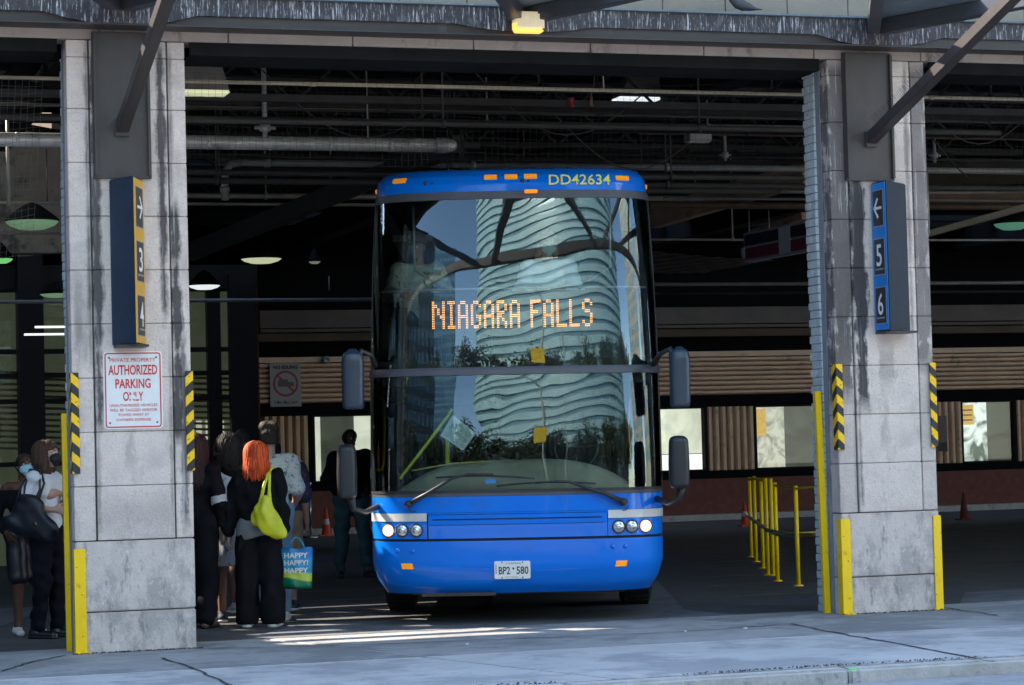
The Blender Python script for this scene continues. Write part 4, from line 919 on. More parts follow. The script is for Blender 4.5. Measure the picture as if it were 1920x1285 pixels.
patch('grille_slot', a_of_x(-.57), a_of_x(.57), .930, .940, seam, .002, 30, 1)
patch('grille_slot', a_of_x(-.59), a_of_x(.59), .885, .889, seam, .0015, 30, 1)
patch('cowl', -1.0, 1.0, 1.138, 1.172, greyrub, -.002, 60, 2, thick=.02)
patch('front_sill', -1.0, 1.0, 1.165, 1.19, rubber, .004, 60, 2, thick=.02)
# lower windscreen, divider, upper windscreen, head trim, roof cap
ZL0, ZL1, ZU0, ZU1 = 1.188, 2.205, 2.265, 3.79
coachglass = glass_mat('coach_windscreen', (.82, .95, .9), 1.7, 1.3, wave=.22, wscale=2.2)
coachglass2 = glass_mat('coach_upper_windscreen', (.82, .93, .92), 1.7, 1.5, wave=.2, wscale=1.9)
patch('lower_windscreen', -.965, .965, ZL0, ZL1, coachglass, .004, 70, 26)
patch('upper_windscreen', -.93, .93, ZU0, ZU1, coachglass2, .004, 70, 30)
patch('divider_bar', -1.02, 1.02, ZL1-.005, ZU0+.005, greyrub, .018, 60, 3, thick=.05)
patch('upper_head_trim', -1.0, 1.0, ZU1-.01, ZU1+.06, greyrub, .01, 60, 3, thick=.03)
for s in (-1, 1):
    patch('lower_pillar', *sorted((.955*s, 1.05*s)), 1.15, 2.23, blackp, .0, 8, 12, thick=.03)
    patch('upper_pillar', *sorted((.905*s, 1.05*s)), 2.23, ZU1+.03, blackp, .0, 8, 16, thick=.03)
    patch('pillar_seal', *sorted((.895*s, .912*s)), 2.26, ZU1, rubber, .008, 2, 16, thick=.02)
    patch('pillar_seal', *sorted((.948*s, .962*s)), 1.18, 2.21, rubber, .008, 2, 16, thick=.02)
    # sides
    patch('side_lower_skin', *sorted((1.0*s, AS*s)), .30, 1.15, paint, 0, 30, 4)
    patch('side_lower_window', *sorted((1.05*s, AS*s)), 1.15, 2.22, blackp, 0, 30, 4)
    patch('side_middle_skin', *sorted((1.05*s, AS*s)), 2.22, 2.42, paint, .0, 30, 2)
    patch('side_upper_window', *sorted((1.05*s, AS*s)), 2.42, 3.82, blackp, 0, 30, 5)
    # front wheel arch and wheels
patch('roof_cap', -1.0, 1.0, ZU1+.058, ZT, paint, 0, 60, 18)
for s in (-1, 1): patch('side_cantrail', *sorted((1.0*s, AS*s)), 3.82, ZT, paint, 0, 20, 8)
b = MB(); ys = setf(ZT); A = np.linspace(-1, 1, 41); n_ = len(A)
rim = [SP(a, ZT) for a in A]; back = [Vector((p.x, LB+.3, ZT+.02)) for p in rim]
mid = [Vector((p.x*.96, p.y+.25, ZT+.02)) for p in rim]
b.smooth = True; b.add(rim+mid+back, [(i, i+1, n_+i+1, n_+i) for i in range(n_-1)]+[(n_+i, n_+i+1, 2*n_+i+1, 2*n_+i) for i in range(n_-1)]); b.build('roof', paint, bus, fix=False)
b = MB(); b.box((-1.24, LB-.2, .4), (1.24, LB-.15, 4.0)); b.build('rear_wall', paint, bus)
b = MB(); b.box((-1.22, .62, .32), (1.22, LB-.3, .40)); b.box((-1.05, .3, .34), (1.05, .7, .42)); b.box((-.6, 2.5, .22), (.6, 2.7, .36)); b.build('underbody', intdark, bus)
b = MB(); b.box((-.85, .10, .262), (-.2, .14, .29)); b.box((-.95, .5, .25), (.95, .56, .31)); b.build('bumper_bracket', mat('scuffed_metal', (.04, .03, .025), .6, var=.4), bus)
for s in (-1, 1):
    for yy, dual in ((2.45, False), (8.6, True), (10.0, False)):
        w_ = .30 if not dual else .55; xo = 1.285*s; xi = xo-w_*s; rr = .50
        b = MB(); b.lathe(((xi+xo)/2, yy, rr), [(.30, -w_/2+.02), (.44, -w_/2), (.485, -w_/2+.03), (.50, -w_/2+.07), (.50, w_/2-.07), (.485, w_/2-.03), (.44, w_/2), (.30, w_/2-.02)], 48, 'x')
        wh = b.build('wheel', tyrem, bus)
        b = MB(); k = 0
        for k in range(40):
            a = 2*math.pi*k/40
            for j in range(5):
                xx = (xi+xo)/2 + (j-2)*.05; ca, sa = math.cos(a), math.sin(a); p = Vector((xx, yy+ca*.503, rr+sa*.503)); tn = Vector((0, -sa, ca))
                b.beam(p-tn*.028+Vector((.0, 0, 0)), p+tn*.028, .038, .012, up=Vector((0, ca, sa)))
        b.build('tread', tyrem, wh)
        b = MB(); b.lathe(((xi+xo)/2, yy, rr), [(0, w_/2*s*.4), (.1, w_/2*s*.7), (.12, w_/2*s*.3), (.26, w_/2*s*.2), (.30, w_/2*s*.95)], 32, 'x'); b.build('rim', rimm, wh)
# round headlamps
hl_on = mat('headlamp_lit', (1, .85, .6), .2, emit=(1, .42, .12), estr=.45); hl_core = mat('headlamp_core', (1, 1, 1), .2, emit=(1, .93, .82), estr=14.)
chr_ = mat('lamp_reflector', (.75, .76, .78), .12, .95, var=.05); lensm = mat('lamp_clear', (.55, .56, .6), .08, .6, var=.2, scale=60)
for s, xs_ in ((-1, (-1.115, -.995, -.87)), (1, (.87, .985, 1.105))):
    lit = xs_[0] if s < 0 else xs_[2]
    for x in xs_:
        a = a_of_x(x/1.275); c = SP(a, .845, .002); n = (SP(a, .845, .05)-c).normalized(); n = (n+Vector((0, -1.6, 0))).normalized()
        M_ = n.to_track_quat('Z', 'Y').to_matrix(); 
        def disk(name, prof, m, par):
            b = MB(); b.lathe((0, 0, 0), prof, 28); b.v = [tuple(c + M_ @ Vector(v)) for v in b.v]; return b.build(name, m, par)
        L_ = disk('headlamp', [(.0, .002), (.057, .002), (.060, .012), (.056, .02), (.050, .006)], rubber, bus)
        if x == lit:
            disk('lens', [(.052, .008), (.042, .02), (0, .026)], hl_on, L_); disk('bulb', [(.036, .022), (.024, .030), (0, .032)], hl_core, L_)
        else:
            disk('lens', [(.050, .010), (.034, .020), (0, .024)], lensm, L_)
            disk('projector', [(.026, .022), (.024, .027), (.012, .030), (0, .031)], chr_, L_)
# amber lamps
amb = mat('amber_marker', (.9, .32, .01), .3, emit=(1, .3, .01), estr=.06, var=.2, scale=40)
def marker(x, z, w_, h_, name='marker_lamp', proud=.014):
    a0, a1 = a_of_x((x-w_/2)/hwf(z)), a_of_x((x+w_/2)/hwf(z)); o = patch(name, a0, a1, z-h_/2, z+h_/2, amb, proud, 3, 2, thick=proud+.005); return o
def bx_(px, py, dep=21.2):  # bus-frame coordinates of a picture point on the bus front
    p = CAM + ray(px, py)*(dep/ray(px, py).dot(dirh)); q = p-bp; return q.dot(rgt0), p.z+.0
for px, py in ((745, 346), (914, 341), (952, 340), (988, 339), (1158, 338)):
    x, z = bx_(px, py, 21.95); marker(x, z, .115, .038)
x, z = bx_(988, 366, 21.8); b = MB(); c = SP(a_of_x(x/1.2), z, .02); b.box((c.x-.06, c.y-.03, c.z-.015), (c.x+.06, c.y+.01, c.z+.02)); b.build('roof_indicator', amb, bus, bevel=.006)
for s in (-1, 1):
    c = SP(.99*s, 3.93, .0); b = MB(); b.box((c.x-.02, c.y, c.z-.02), (c.x+.02, c.y+.1, c.z+.02)); b.build('marker_lamp', amb, bus, bevel=.005)
for px, py in ((762, 1065), (1165, 1056)):
    x, z = bx_(px, py); marker(x, z, .098, .05, 'fog_lamp', .006)
for px, py, r_ in ((794, 352, .018), (806, 352, .01), (973, 347, .018), (984, 347, .01)):
    x, z = bx_(px, py, 21.95); c = SP(a_of_x(x/hwf(z)), z, .0); b = MB(); b.lathe((c.x, c.y-.004, c.z), [(0, -.006), (r_, -.004), (r_, .01)], 12, 'y'); b.build('washer_nozzle', rubber, bus)
for px, py in ((744, 1036), (772, 1036), (1148, 1024), (1172, 1024)):
    x, z = bx_(px, py); c = SP(a_of_x(x/hwf(z)), z, .0); b = MB(); b.lathe((c.x, c.y, c.z), [(0, -.012), (.018, -.010), (.022, 0)], 14, 'y'); b.build('bumper_cap', paint, bus)
# DD42634
x, z = bx_(1079, 343, 21.95)
txt = text('fleet_number', 'DD42634', (x, 0, z), (1, 0, 0), ZUP, .555, .098, mat('decal_pale_yellow', (.8, .78, .16), .5), bus, bold=.012, lift=0)
for v in txt.data.vertices:
    q = SP(a_of_x(v.co.x/hwf(v.co.z)), v.co.z, .012); v.co.y = q.y; 
# licence plate
x, z = bx_(960, 1069); yb = SP(a_of_x(x/1.27), z, .0).y
plate = MB(); plate.prism(rrect(.315, .155, .014, 0), -.012, -.004, 'y'); pl = plate.build('licence_plate', mat('plate_white', (.75, .75, .74), .4, var=.06), bus, bevel=.001); pl.location = (x, yb, z)
inkp = mat('plate_ink', (.03, .05, .04), .5)
for s_, cx, cz, w_, h_, bo in (('BP2', -.07, -.004, .1, .068, .02), ('580', .088, -.004, .105, .068, .02), ('COMMERCIAL', .01, .058, .14, .014, .0), ('ONTARIO', -.01, -.062, .12, .009, .0)):
    text('lettering', s_, (cx, -.0125, cz), (1, 0, 0), ZUP, w_, h_, inkp, pl, bold=bo, lift=.001)
b = MB(); b.add([(.006, -.0135, .0), (.0, -.0135, .012), (-.001, -.0135, .02), (.008, -.0135, .024), (.016, -.0135, .016), (.016, -.0135, .004)], [(0, 1, 2, 3, 4, 5)])
for s in (-1, 1):
    b.lathe((.09*s, -.013, .066), [(0, -.003), (.007, 0)], 8, 'y'); b.lathe((.09*s, -.013, -.066), [(0, -.003), (.007, 0)], 8, 'y')
for k in range(4): b.box((-.147, -.0135, .03-k*.02), (-.139, -.0125, .043-k*.02))
b.build('crown_and_bolts', inkp, pl, fix=False)
# stickers low on the pillars and windscreen
stk = mat('sticker_teal', (.12, .4, .42), .5, var=.2, scale=60); stw = mat('sticker_white', (.6, .6, .58), .5)
for a, z0, nm in ((-.93, 1.30, 0), (.935, 1.36, 1)):
    patch('inspection_sticker', a-.012, a+.012, z0, z0+.10, stw, .008, 2, 2); patch('inspection_sticker', a-.010, a+.010, z0+.055, z0+.095, stk, .010, 2, 2)
patch('blue_sticker', a_of_x(-.21), a_of_x(-.14), 1.245, 1.285, mat('sticker_blue', (.02, .2, .5), .5), .008, 2, 1)

# wipers
def wiper(px0, py0, pts, blade, label=None):
    """arm from the pivot through pts; blade between two picture points, all lying just off the lower windscreen"""
    def on(px, py, off):
        x, z = bx_(px, py, 21.25); z = max(z, .99); return SP(a_of_x(max(-1.2, min(1.2, x))/1.27), z, off)
    P = [on(px0, py0, .05)] + [on(*q, .055) for q in pts]
    b = MB(); b.tube(P, [.024, .017, .012, .01, .008][:len(P)], 8); b.lathe(tuple(P[0]), [(0, -.03), (.028, -.025), (.034, 0), (.034, .04)], 16, 'y')
    w_ = b.build('wiper', rubber, bus)
    q = [on(blade[0][0]+(blade[1][0]-blade[0][0])*k/8, blade[0][1]+(blade[1][1]-blade[0][1])*k/8+blade[2]*math.sin(math.pi*k/8), .024) for k in range(9)]
    b = MB(); b.tube(q, .009, 6); b.tube([p+Vector((0, -.018, .004)) for p in q[1:-1]], .006, 6); b.build('blade', rubber, w_)
    return w_
wiper(772, 948, [(805, 928), (850, 898), (880, 890), (925, 890)], ((820, 897), (1000, 897), -4))
wiper(1160, 941, [(1125, 925), (1062, 903), (1040, 902), (1000, 906)], ((930, 912), (1110, 906), -5))
b = MB()
for px, py in ((777, 950), (1163, 945)):
    x, z = bx_(px, py); c = SP(a_of_x(x/1.275), z, .006); b.tube([c+Vector((.04*math.cos(a), -.002, -.02+.035*math.sin(a))) for a in np.linspace(-2.8, .2, 9)], .004, 5)
b.build('washer_hose', rubber, bus)

# mirrors
mir = mat('mirror_shell', (.02, .036, .062), .4, var=.15, scale=5, coat=.2); mirb = mat('mirror_black', (.014, .015, .02), .45, var=.15)
def shell(name, px0, px1, py0, py1, m, dep, arm, rad=.32, pointed=False):
    x0, z1 = bx_(px0, py0, dep); x1, z0 = bx_(px1, py1, dep); cx = (x0+x1)/2; W_ = (x1-x0); H_ = z1-z0; y = dep-21.2
    b = MB(); b.smooth = True; n = 28; rows = [(-1, .02), (-.97, .72), (-.92, .9), (-.8, 1), (0, 1.03), (.75, .95), (.86, .88), (.94, .72), (.985, .45), (1, .02)]
    if pointed: rows = [(-1, .02), (-.98, .8), (-.93, .93), (-.8, .97), (0, 1), (.55, 1), (.75, .92), (.84, .8), (.93, .45), (.99, .28), (1, .02)]
    vs = []
    for v, k in rows:
        for j in range(n):
            t_ = 2*math.pi*j/n; c_, s_ = math.cos(t_), math.sin(t_)
            ex = math.copysign(abs(c_)**.55, c_)*W_/2*k; ey = math.copysign(abs(s_)**.6, s_)*.085*min(1, k*1.1)
            vs.append((cx+ex, y+ey+(-.02 if ey < 0 else 0), (z0+z1)/2+v*H_/2))
    b.add(vs, [(i*n+k, i*n+(k+1) % n, (i+1)*n+(k+1) % n, (i+1)*n+k) for i in range(len(rows)-1) for k in range(n)])
    o = b.build(name, m, bus)
    b = MB(); b.box((cx-W_*.42, y+.078, (z0+z1)/2-H_*.4), (cx+W_*.42, y+.1, (z0+z1)/2+H_*.38)); b.build('mirror_glass', chr_, o, bevel=.01)
    b = MB(); b.tube(arm(cx, y, z0, z1), [.045, .026, .022, .03], 10); b.build('mirror_arm', rubber, o)
    return o
shell('upper_mirror', 636, 681, 657, 770, mir, 21.3, lambda cx, y, z0, z1: [(cx+.05, y, z1-.12), (cx+.08, y, z1-.02), (cx+.16, y+.05, z1-.06), (-1.24, y+.25, z1-.14)], pointed=True)
shell('lower_mirror', 629, 668, 836, 938, mirb, 21.2, lambda cx, y, z0, z1: [(cx+.03, y, z0+.03), (cx+.05, y+.02, z0-.09), (cx+.15, y+.08, z0-.12), (-1.24, y+.28, z0-.08)])
shell('upper_mirror', 1250, 1292, 648, 762, mir, 21.3, lambda cx, y, z0, z1: [(cx-.05, y, z1-.12), (cx-.08, y, z1-.02), (cx-.16, y+.05, z1-.06), (1.24, y+.25, z1-.14)], pointed=True)
shell('lower_mirror', 1250, 1291, 815, 914, mirb, 21.2, lambda cx, y, z0, z1: [(cx+.02, y, z0+.03), (cx+.0, y+.02, z0-.09), (cx-.09, y+.08, z0-.13), (1.24, y+.28, z0-.09)])

# destination display: amber dots, each stroke two dots wide
FONT = {'N': '10001 11001 10101 10101 10011 10001 10001 10001', 'I': '111 010 010 010 010 010 010 111', 'A': '0110 1001 1001 1001 1111 1001 1001 1001', 'G': '0110 1001 1000 1000 1011 1001 1001 0110',
        'R': '1110 1001 1001 1110 1100 1010 1001 1001', 'F': '1111 1000 1000 1110 1000 1000 1000 1000', 'L': '1000 1000 1000 1000 1000 1000 1000 1111', 'S': '0110 1001 1000 0110 0001 0001 1001 0110'}
led = mat('amber_led', (.4, .2, .05), .5, emit=(1, .36, .06), estr=.8)
xa, zt = bx_(804, 565, 21.55); xb, zb_ = bx_(1108, 610, 21.55)
msg = 'NIAGARA FALLS'; cols = sum((3 if ch == ' ' else len(FONT[ch].split()[0])+1) for ch in msg)-1; cw = (xb-xa)/cols; ch_ = (zt-zb_)/8
disp = MB(); disp.box((xa-.12, .47, zb_-.08), (xb+.12, .53, zt+.08)); dsp = disp.build('destination_display', mat('display_black', (.012, .012, .014), .6), bus, bevel=.01)
b = MB(); cx = xa
for ch in msg:
    if ch == ' ': cx += cw*3; continue
    rows = FONT[ch].split()
    for ri, rw in enumerate(rows):
        for ci, bit in enumerate(rw):
            if bit == '1':
                for dx in (.27, .77):
                    for dz in (.27, .77):
                        px_ = cx+(ci+dx)*cw; pz_ = zt-(ri+dz)*ch_; r_ = min(cw, ch_)*.18
                        b.add([(px_+r_*math.cos(t_), .466, pz_+r_*math.sin(t_)) for t_ in np.linspace(0, 2*math.pi, 7)[:-1]], [tuple(range(6))])
    cx += cw*(len(rows[0])+1)
b.build('amber_lettering', led, dsp, fix=False)

# interior: decks, dashboard, seats, rails
fab = mat('seat_fabric', (.03, .035, .06), .9, var=.3, scale=20); ylw = mat('grab_rail_yellow', (.62, .62, .03), .45, var=.1)
b = MB(); b.box((-1.2, .62, .95), (1.2, 12, 1.0)); b.box((-1.2, .72, 2.16), (1.2, 12, 2.24)); b.box((-1.18, .9, 3.84), (1.18, 12, 3.88)); b.box((-1.2, .38, 2.12), (1.2, .75, 2.34)); b.box((-.2, 3.2, 1.0), (-.15, 3.3, 2.16))
b.build('decks', intdark, bus)
dashm = mat('dashboard_grey', (.46, .43, .36), .55, var=.2, scale=3)
b = MB(); b.smooth = True; vs = []; nn = 40; prof = [(.13, 1.16), (.17, 1.20), (.26, 1.28), (.38, 1.385), (.52, 1.44), (.72, 1.45), (.85, 1.40), (.9, 1.0)]
for i in range(nn+1):
    x = -1.1+2.2*i/nn; k = 1-.92*abs(x/1.12)**3.2; cy = .05+.28*abs(x/1.12)**2.4
    for y, z in prof: vs.append((x, y+cy, 1.12+(z-1.12)*k))
npf = len(prof); b.add(vs, [(i*npf+j, (i+1)*npf+j, (i+1)*npf+j+1, i*npf+j+1) for i in range(nn) for j in range(npf-1)]); b.build('dashboard', dashm, bus, fix=False)
b = MB(); b.lathe((.55, .95, 1.55), [(.2, -.012), (.215, 0), (.2, .012), (.188, 0), (.2, -.012)], 28, 'y'); b.tube([(.36, .95, 1.55), (.74, .95, 1.55)], .012, 6); b.build('steering_wheel', rubber, bus)
for x in (.55,): b = MB(); b.box((x-.25, 1.3, 1.0), (x+.25, 1.75, 1.4)); b.box((x-.24, 1.7, 1.4), (x+.24, 1.85, 2.05)); b.build('driver_seat', fab, bus, bevel=.04)
for row in range(4):
    for x in (-.9, -.42, .42, .9):
        if row == 0 and x in (-.9, .42): pass
        y = .95+row*.85; b = MB(); b.box((x-.21, y, 2.25), (x+.21, y+.45, 2.66)); b.box((x-.21, y+.42, 2.6), (x+.21, y+.56, 3.2)); b.build('passenger_seat', fab, bus, bevel=.04)
for row in range(3):
    for x in (-.9, -.42, .9): y = 3.6+row*.85; b = MB(); b.box((x-.21, y, 1.0), (x+.21, y+.45, 1.42)); b.box((x-.21, y+.42, 1.4), (x+.21, y+.56, 2.0)); b.build('passenger_seat', fab, bus, bevel=.04)
def q3(px, py, dep): x, z = bx_(px, py, dep); return Vector((x, dep-21.2, z))
b = MB(); b.tube([q3(845, 768, 21.9), q3(838, 780, 21.9), q3(790, 845, 21.8), q3(748, 900, 21.65)], .014, 8); b.build('grab_rail', ylw, bus)
b = MB(); b.tube([q3(836, 810, 22.1), q3(838, 900, 22.1)], .02, 8); b.tube([q3(838, 884, 22.1), q3(893, 886, 22.3)], .014, 8); b.build('grab_rail', ylw, bus)
b = MB(); b.tube([q3(703, 748, 21.95), q3(713, 750, 21.95), q3(718, 762, 21.95), q3(717, 870, 21.95), q3(714, 882, 21.95), q3(704, 884, 21.95)], .016, 8); b.build('grab_rail', ylw, bus)
b = MB(); b.tube([q3(770, 884, 21.7), q3(850, 870, 21.75), q3(918, 866, 21.75)], .008, 6); b.build('grab_rail', mat('brass_rod', (.5, .42, .15), .4), bus)
P = [q3(823, 818, 21.75), q3(846, 779, 21.75), q3(890, 813, 21.75), q3(866, 846, 21.75)]
b = MB(); b.add(P + [p+Vector((0, .008, 0)) for p in P], [(0, 1, 2, 3), (7, 6, 5, 4), (0, 4, 5, 1), (1, 5, 6, 2), (2, 6, 7, 3), (3, 7, 4, 0)]); cdp = b.build('notice_card', mat('notice_card_white', (.45, .52, .5), .6, var=.05), bus)
b = MB(); u = (P[2]-P[1]); v = (P[0]-P[1])
for k in range(9):
    a = P[1]+v*(.15+k*.085)+u*.12; c = P[1]+v*(.15+k*.085)+u*(.85 if k % 3 else .6); nn = v*.02; b.add([q+Vector((0, -.004, 0)) for q in (a, c, c+nn, a+nn)], [(0, 1, 2, 3)])
b.build('printed_lines', mat('print_grey', (.15, .2, .2), .6), cdp, fix=False)
b = MB(); c = q3(968, 858, 21.85); b.lathe(tuple(c), [(0, -.03), (.025, -.02), (.02, .0), (.028, .02), (.018, .045), (0, .05)], 10); b.tube([c+Vector((0, 0, -.03)), c+Vector((.05, 0, -.04)), c+Vector((.06, 0, -.06))], .012, 6); b.build('dashboard_mascot', rubber, bus)
# luggage racks / ceiling trims on the upper deck
for s in (-1, 1): b = MB(); b.box((.75*s, 1.4, 3.5), (1.12*s, 10, 3.56)); b.build('luggage_rack', mat('rack_grey', (.15, .16, .17), .6), bus)
b = MB(); b.tube([SP(a, 2.98, -.06) for a in np.linspace(-.85, .85, 24)], .012, 6); b.build('barrier_rail', mat('rail_grey', (.3, .33, .33), .4, .5), bus)
for s in (-1, 1): b = MB(); b.tube([(0.9*s, .9, 3.78), (.9*s, 1.0, 3.2), (.6*s, 1.1, 3.0)], .012, 6); b.build('upper_rail', MATS['rail_grey'], bus)
b = MB(); b.box((-.65, 1.0, 1.96), (-.3, 1.04, 2.1)); b.box((.9, .6, 1.75), (.98, .68, 2.1)); b.build('sun_visor', rubber, bus)
# warm sash cord visible at the right of the lower windscreen
b = MB(); b.tube([q3(1178, 745, 21.9), q3(1176, 800, 21.85), q3(1181, 860, 21.8), q3(1188, 895, 21.75)], .009, 6); b.build('seat_belt', mat('belt_orange', (.6, .22, .03), .5), bus)
# ------------------------------------------------------------------ people: bodies and clothes grown as smooth distance fields, one surface each
V3 = lambda *a: np.array(a, float)
def cap(a, b, ra, rb, flat=None, k=None):
    """tapered capsule; flat=(axis vector, factor) squashes the section along that axis; k = blend radius"""
    return ('c', np.array(a, float), np.array(b, float), ra, rb, flat, k)
def field(prims, lo, hi, vox, k0, dispf=None, cuts=()):
    n = np.ceil((hi-lo)/vox).astype(int)+1
    ax = [lo[i]+np.arange(n[i])*vox for i in range(3)]
    D = np.full(n, .2, np.float32)
    for _, a, b, ra, rb, flat, k in prims:
        k = k or k0; m = max(ra, rb)+k+3*vox
        l = np.minimum(a, b)-m; h = np.maximum(a, b)+m
        i0 = np.maximum(0, ((l-lo)/vox).astype(int)); i1 = np.minimum(n, ((h-lo)/vox).astype(int)+2)
        if (i1 <= i0).any(): continue
        X, Y, Z = np.meshgrid(*[ax[i][i0[i]:i1[i]].astype(np.float32) for i in range(3)], indexing='ij')
        ba = b-a; L2 = max(ba@ba, 1e-9); px, py, pz = X-a[0], Y-a[1], Z-a[2]
        t = np.clip((px*ba[0]+py*ba[1]+pz*ba[2])/L2, 0, 1)
        qx, qy, qz = px-t*ba[0], py-t*ba[1], pz-t*ba[2]
        if flat is not None:
            f, s = flat; f = np.array(f, float)/np.linalg.norm(f); dd = (qx*f[0]+qy*f[1]+qz*f[2])*(1/s-1); qx = qx+dd*f[0]; qy = qy+dd*f[1]; qz = qz+dd*f[2]
        d = np.sqrt(qx*qx+qy*qy+qz*qz)-(ra+(rb-ra)*t)
        if flat is not None: d = d*min(1, (flat[1]+1)/2)
        sl = tuple(slice(i0[i], i1[i]) for i in range(3)); o = D[sl]
        hh = np.clip(.5+.5*(o-d)/k, 0, 1); D[sl] = o+(d-o)*hh-k*hh*(1-hh)
    if dispf is not None or cuts:
        X, Y, Z = np.meshgrid(*[q.astype(np.float32) for q in ax], indexing='ij')
        if dispf is not None: D = D+dispf(X, Y, Z)
        for c in cuts: D = np.maximum(D, c(X, Y, Z))
    return D, lo, vox
def nets(D, lo, vox):
    D[[0, -1], :, :] = .1; D[:, [0, -1], :] = .1; D[:, :, [0, -1]] = .1
    S = D < 0; nx, ny, nz = D.shape
    c = [S[i:nx-1+i, j:ny-1+j, k:nz-1+k] for i in (0, 1) for j in (0, 1) for k in (0, 1)]
    cnt = sum(q.astype(np.int8) for q in c); act = (cnt > 0) & (cnt < 8)
    idx = -np.ones(act.shape, np.int64); I = np.argwhere(act); idx[act] = np.arange(len(I))
    acc = np.zeros((len(I), 3)); num = np.zeros(len(I))
    cor = [(i, j, k) for i in (0, 1) for j in (0, 1) for k in (0, 1)]
    for p in range(8):
        for q in range(p+1, 8):
            if sum(abs(cor[p][m]-cor[q][m]) for m in range(3)) != 1: continue
            a = D[I[:, 0]+cor[p][0], I[:, 1]+cor[p][1], I[:, 2]+cor[p][2]]; b = D[I[:, 0]+cor[q][0], I[:, 1]+cor[q][1], I[:, 2]+cor[q][2]]
            x = (a < 0) != (b < 0); t = np.where(x, a/(a-b+1e-12), 0)
            pt = np.array(cor[p])+t[:, None]*(np.array(cor[q])-np.array(cor[p])); acc[x] += pt[x]; num[x] += 1
    V = lo+(I+acc/np.maximum(num, 1)[:, None])*vox; F = []
    for axn in range(3):
        u, v = [(1, 2), (2, 0), (0, 1)][axn]
        sl0 = [slice(None)]*3; sl1 = [slice(None)]*3; sl0[axn] = slice(0, -1); sl1[axn] = slice(1, None)
        A = S[tuple(sl0)]; B = S[tuple(sl1)]; E = np.argwhere(A != B)
        E = E[(E[:, u] > 0) & (E[:, v] > 0) & (E[:, u] < D.shape[u]-1) & (E[:, v] < D.shape[v]-1)]
        if not len(E): continue
        def g(du, dv): P = E.copy(); P[:, u] += du; P[:, v] += dv; return idx[P[:, 0], P[:, 1], P[:, 2]]
        q = np.stack([g(-1, -1), g(0, -1), g(0, 0), g(-1, 0)], 1); fl = ~A[E[:, 0], E[:, 1], E[:, 2]]; q[fl] = q[fl][:, ::-1]; F.append(q)
    F = np.concatenate(F); F = F[(F >= 0).all(1)]; return V, F
def grow(name, prims, m, parent, vox=.010, k=.03, dispf=None, cuts=(), pad=.03):
    lo = np.min([np.minimum(p[1], p[2])-max(p[3], p[4]) for p in prims], 0)-pad; hi = np.max([np.maximum(p[1], p[2])+max(p[3], p[4]) for p in prims], 0)+pad
    V, F = nets(*field(prims, lo, hi, vox, k, dispf, cuts))
    me = bpy.data.meshes.new(name); me.vertices.add(len(V)); me.vertices.foreach_set('co', V.astype(np.float32).ravel())
    me.loops.add(F.size); me.loops.foreach_set('vertex_index', F.ravel().astype(np.int32)); me.polygons.add(len(F))
    me.polygons.foreach_set('loop_start', np.arange(0, F.size, 4, dtype=np.int32)); me.update(calc_edges=True); me.validate()
    me.polygons.foreach_set('use_smooth', np.ones(len(me.polygons), bool))
    me.materials.append(m); o = bpy.data.objects.new(name, me); COL.objects.link(o); o.parent = parent; return o
def folds(amp, seed, fx=14, fz=30):
    r = np.random.default_rng(seed); W = r.normal(0, 1, (5, 3))*np.array([fx, fx, fz]); ph = r.uniform(0, 6.3, 5)
    def f(X, Y, Z):
        s = 0
        for i in range(5): s = s+np.sin(W[i, 0]*X+W[i, 1]*Y+W[i, 2]*Z+ph[i]+1.3*np.sin(9*Z+ph[i]*2+5*X))
        return (amp*s/3).astype(np.float32)
    return f
def strands(amp, n=46, cx=0., cy=.02):
    def f(X, Y, Z):
        a = np.arctan2(Y-cy, X-cx); return (amp*(np.sin(n*a+4*np.sin(5*Z))+.6*np.sin(n*1.7*a+7*Z))).astype(np.float32)
    return f
def hand(w_, e, sgn, grip=.5, thumbdir=None, palmn=None):
    """wrist w_, forearm coming from e; five unequal bent fingers; palmn = the way the palm faces"""
    w_ = np.array(w_, float); d = w_-np.array(e, float); d /= np.linalg.norm(d)
    pn = np.array(palmn if palmn is not None else (-sgn, 0, 0), float); pn -= d*(pn@d); pn /= np.linalg.norm(pn); sd = np.cross(d, pn)
    if sd[1] > 0: sd = -sd             # sd points to the thumb side: forward (-Y)
    P = [cap(w_, w_+d*.05, .024, .03, (pn, .55), .008)]
    for i, (o, L) in enumerate(((.030, .070), (.010, .078), (-.010, .073), (-.029, .058))):
        b0 = w_+d*(.075-.006*abs(i-1))+sd*o; P.append(cap(w_+d*.03+sd*o*.7, b0, .014, .0105, None, .006))
        a1 = grip*.9; d1 = d*math.cos(a1)+pn*math.sin(a1); d2 = d*math.cos(a1*2)+pn*math.sin(a1*2); d3 = d*math.cos(a1*2.8)+pn*math.sin(a1*2.8)
        p1 = b0+d1*L*.45; p2 = p1+d2*L*.32; p3 = p2+d3*L*.23
        P += [cap(b0, p1, .0095, .0088, None, .003), cap(p1, p2, .0088, .008, None, .003), cap(p2, p3, .008, .0068, None, .003)]
    t0 = w_+d*.018+sd*.026; t1 = t0+d*.028+sd*.026+pn*.008; t2 = t1+d*.028+sd*.004+pn*.014
    P += [cap(t0, t1, .014, .0105, None, .006), cap(t1, t2, .010, .008, None, .003)]
    return P
def lerp(a, b, t): return np.array(a, float)*(1-t)+np.array(b, float)*t
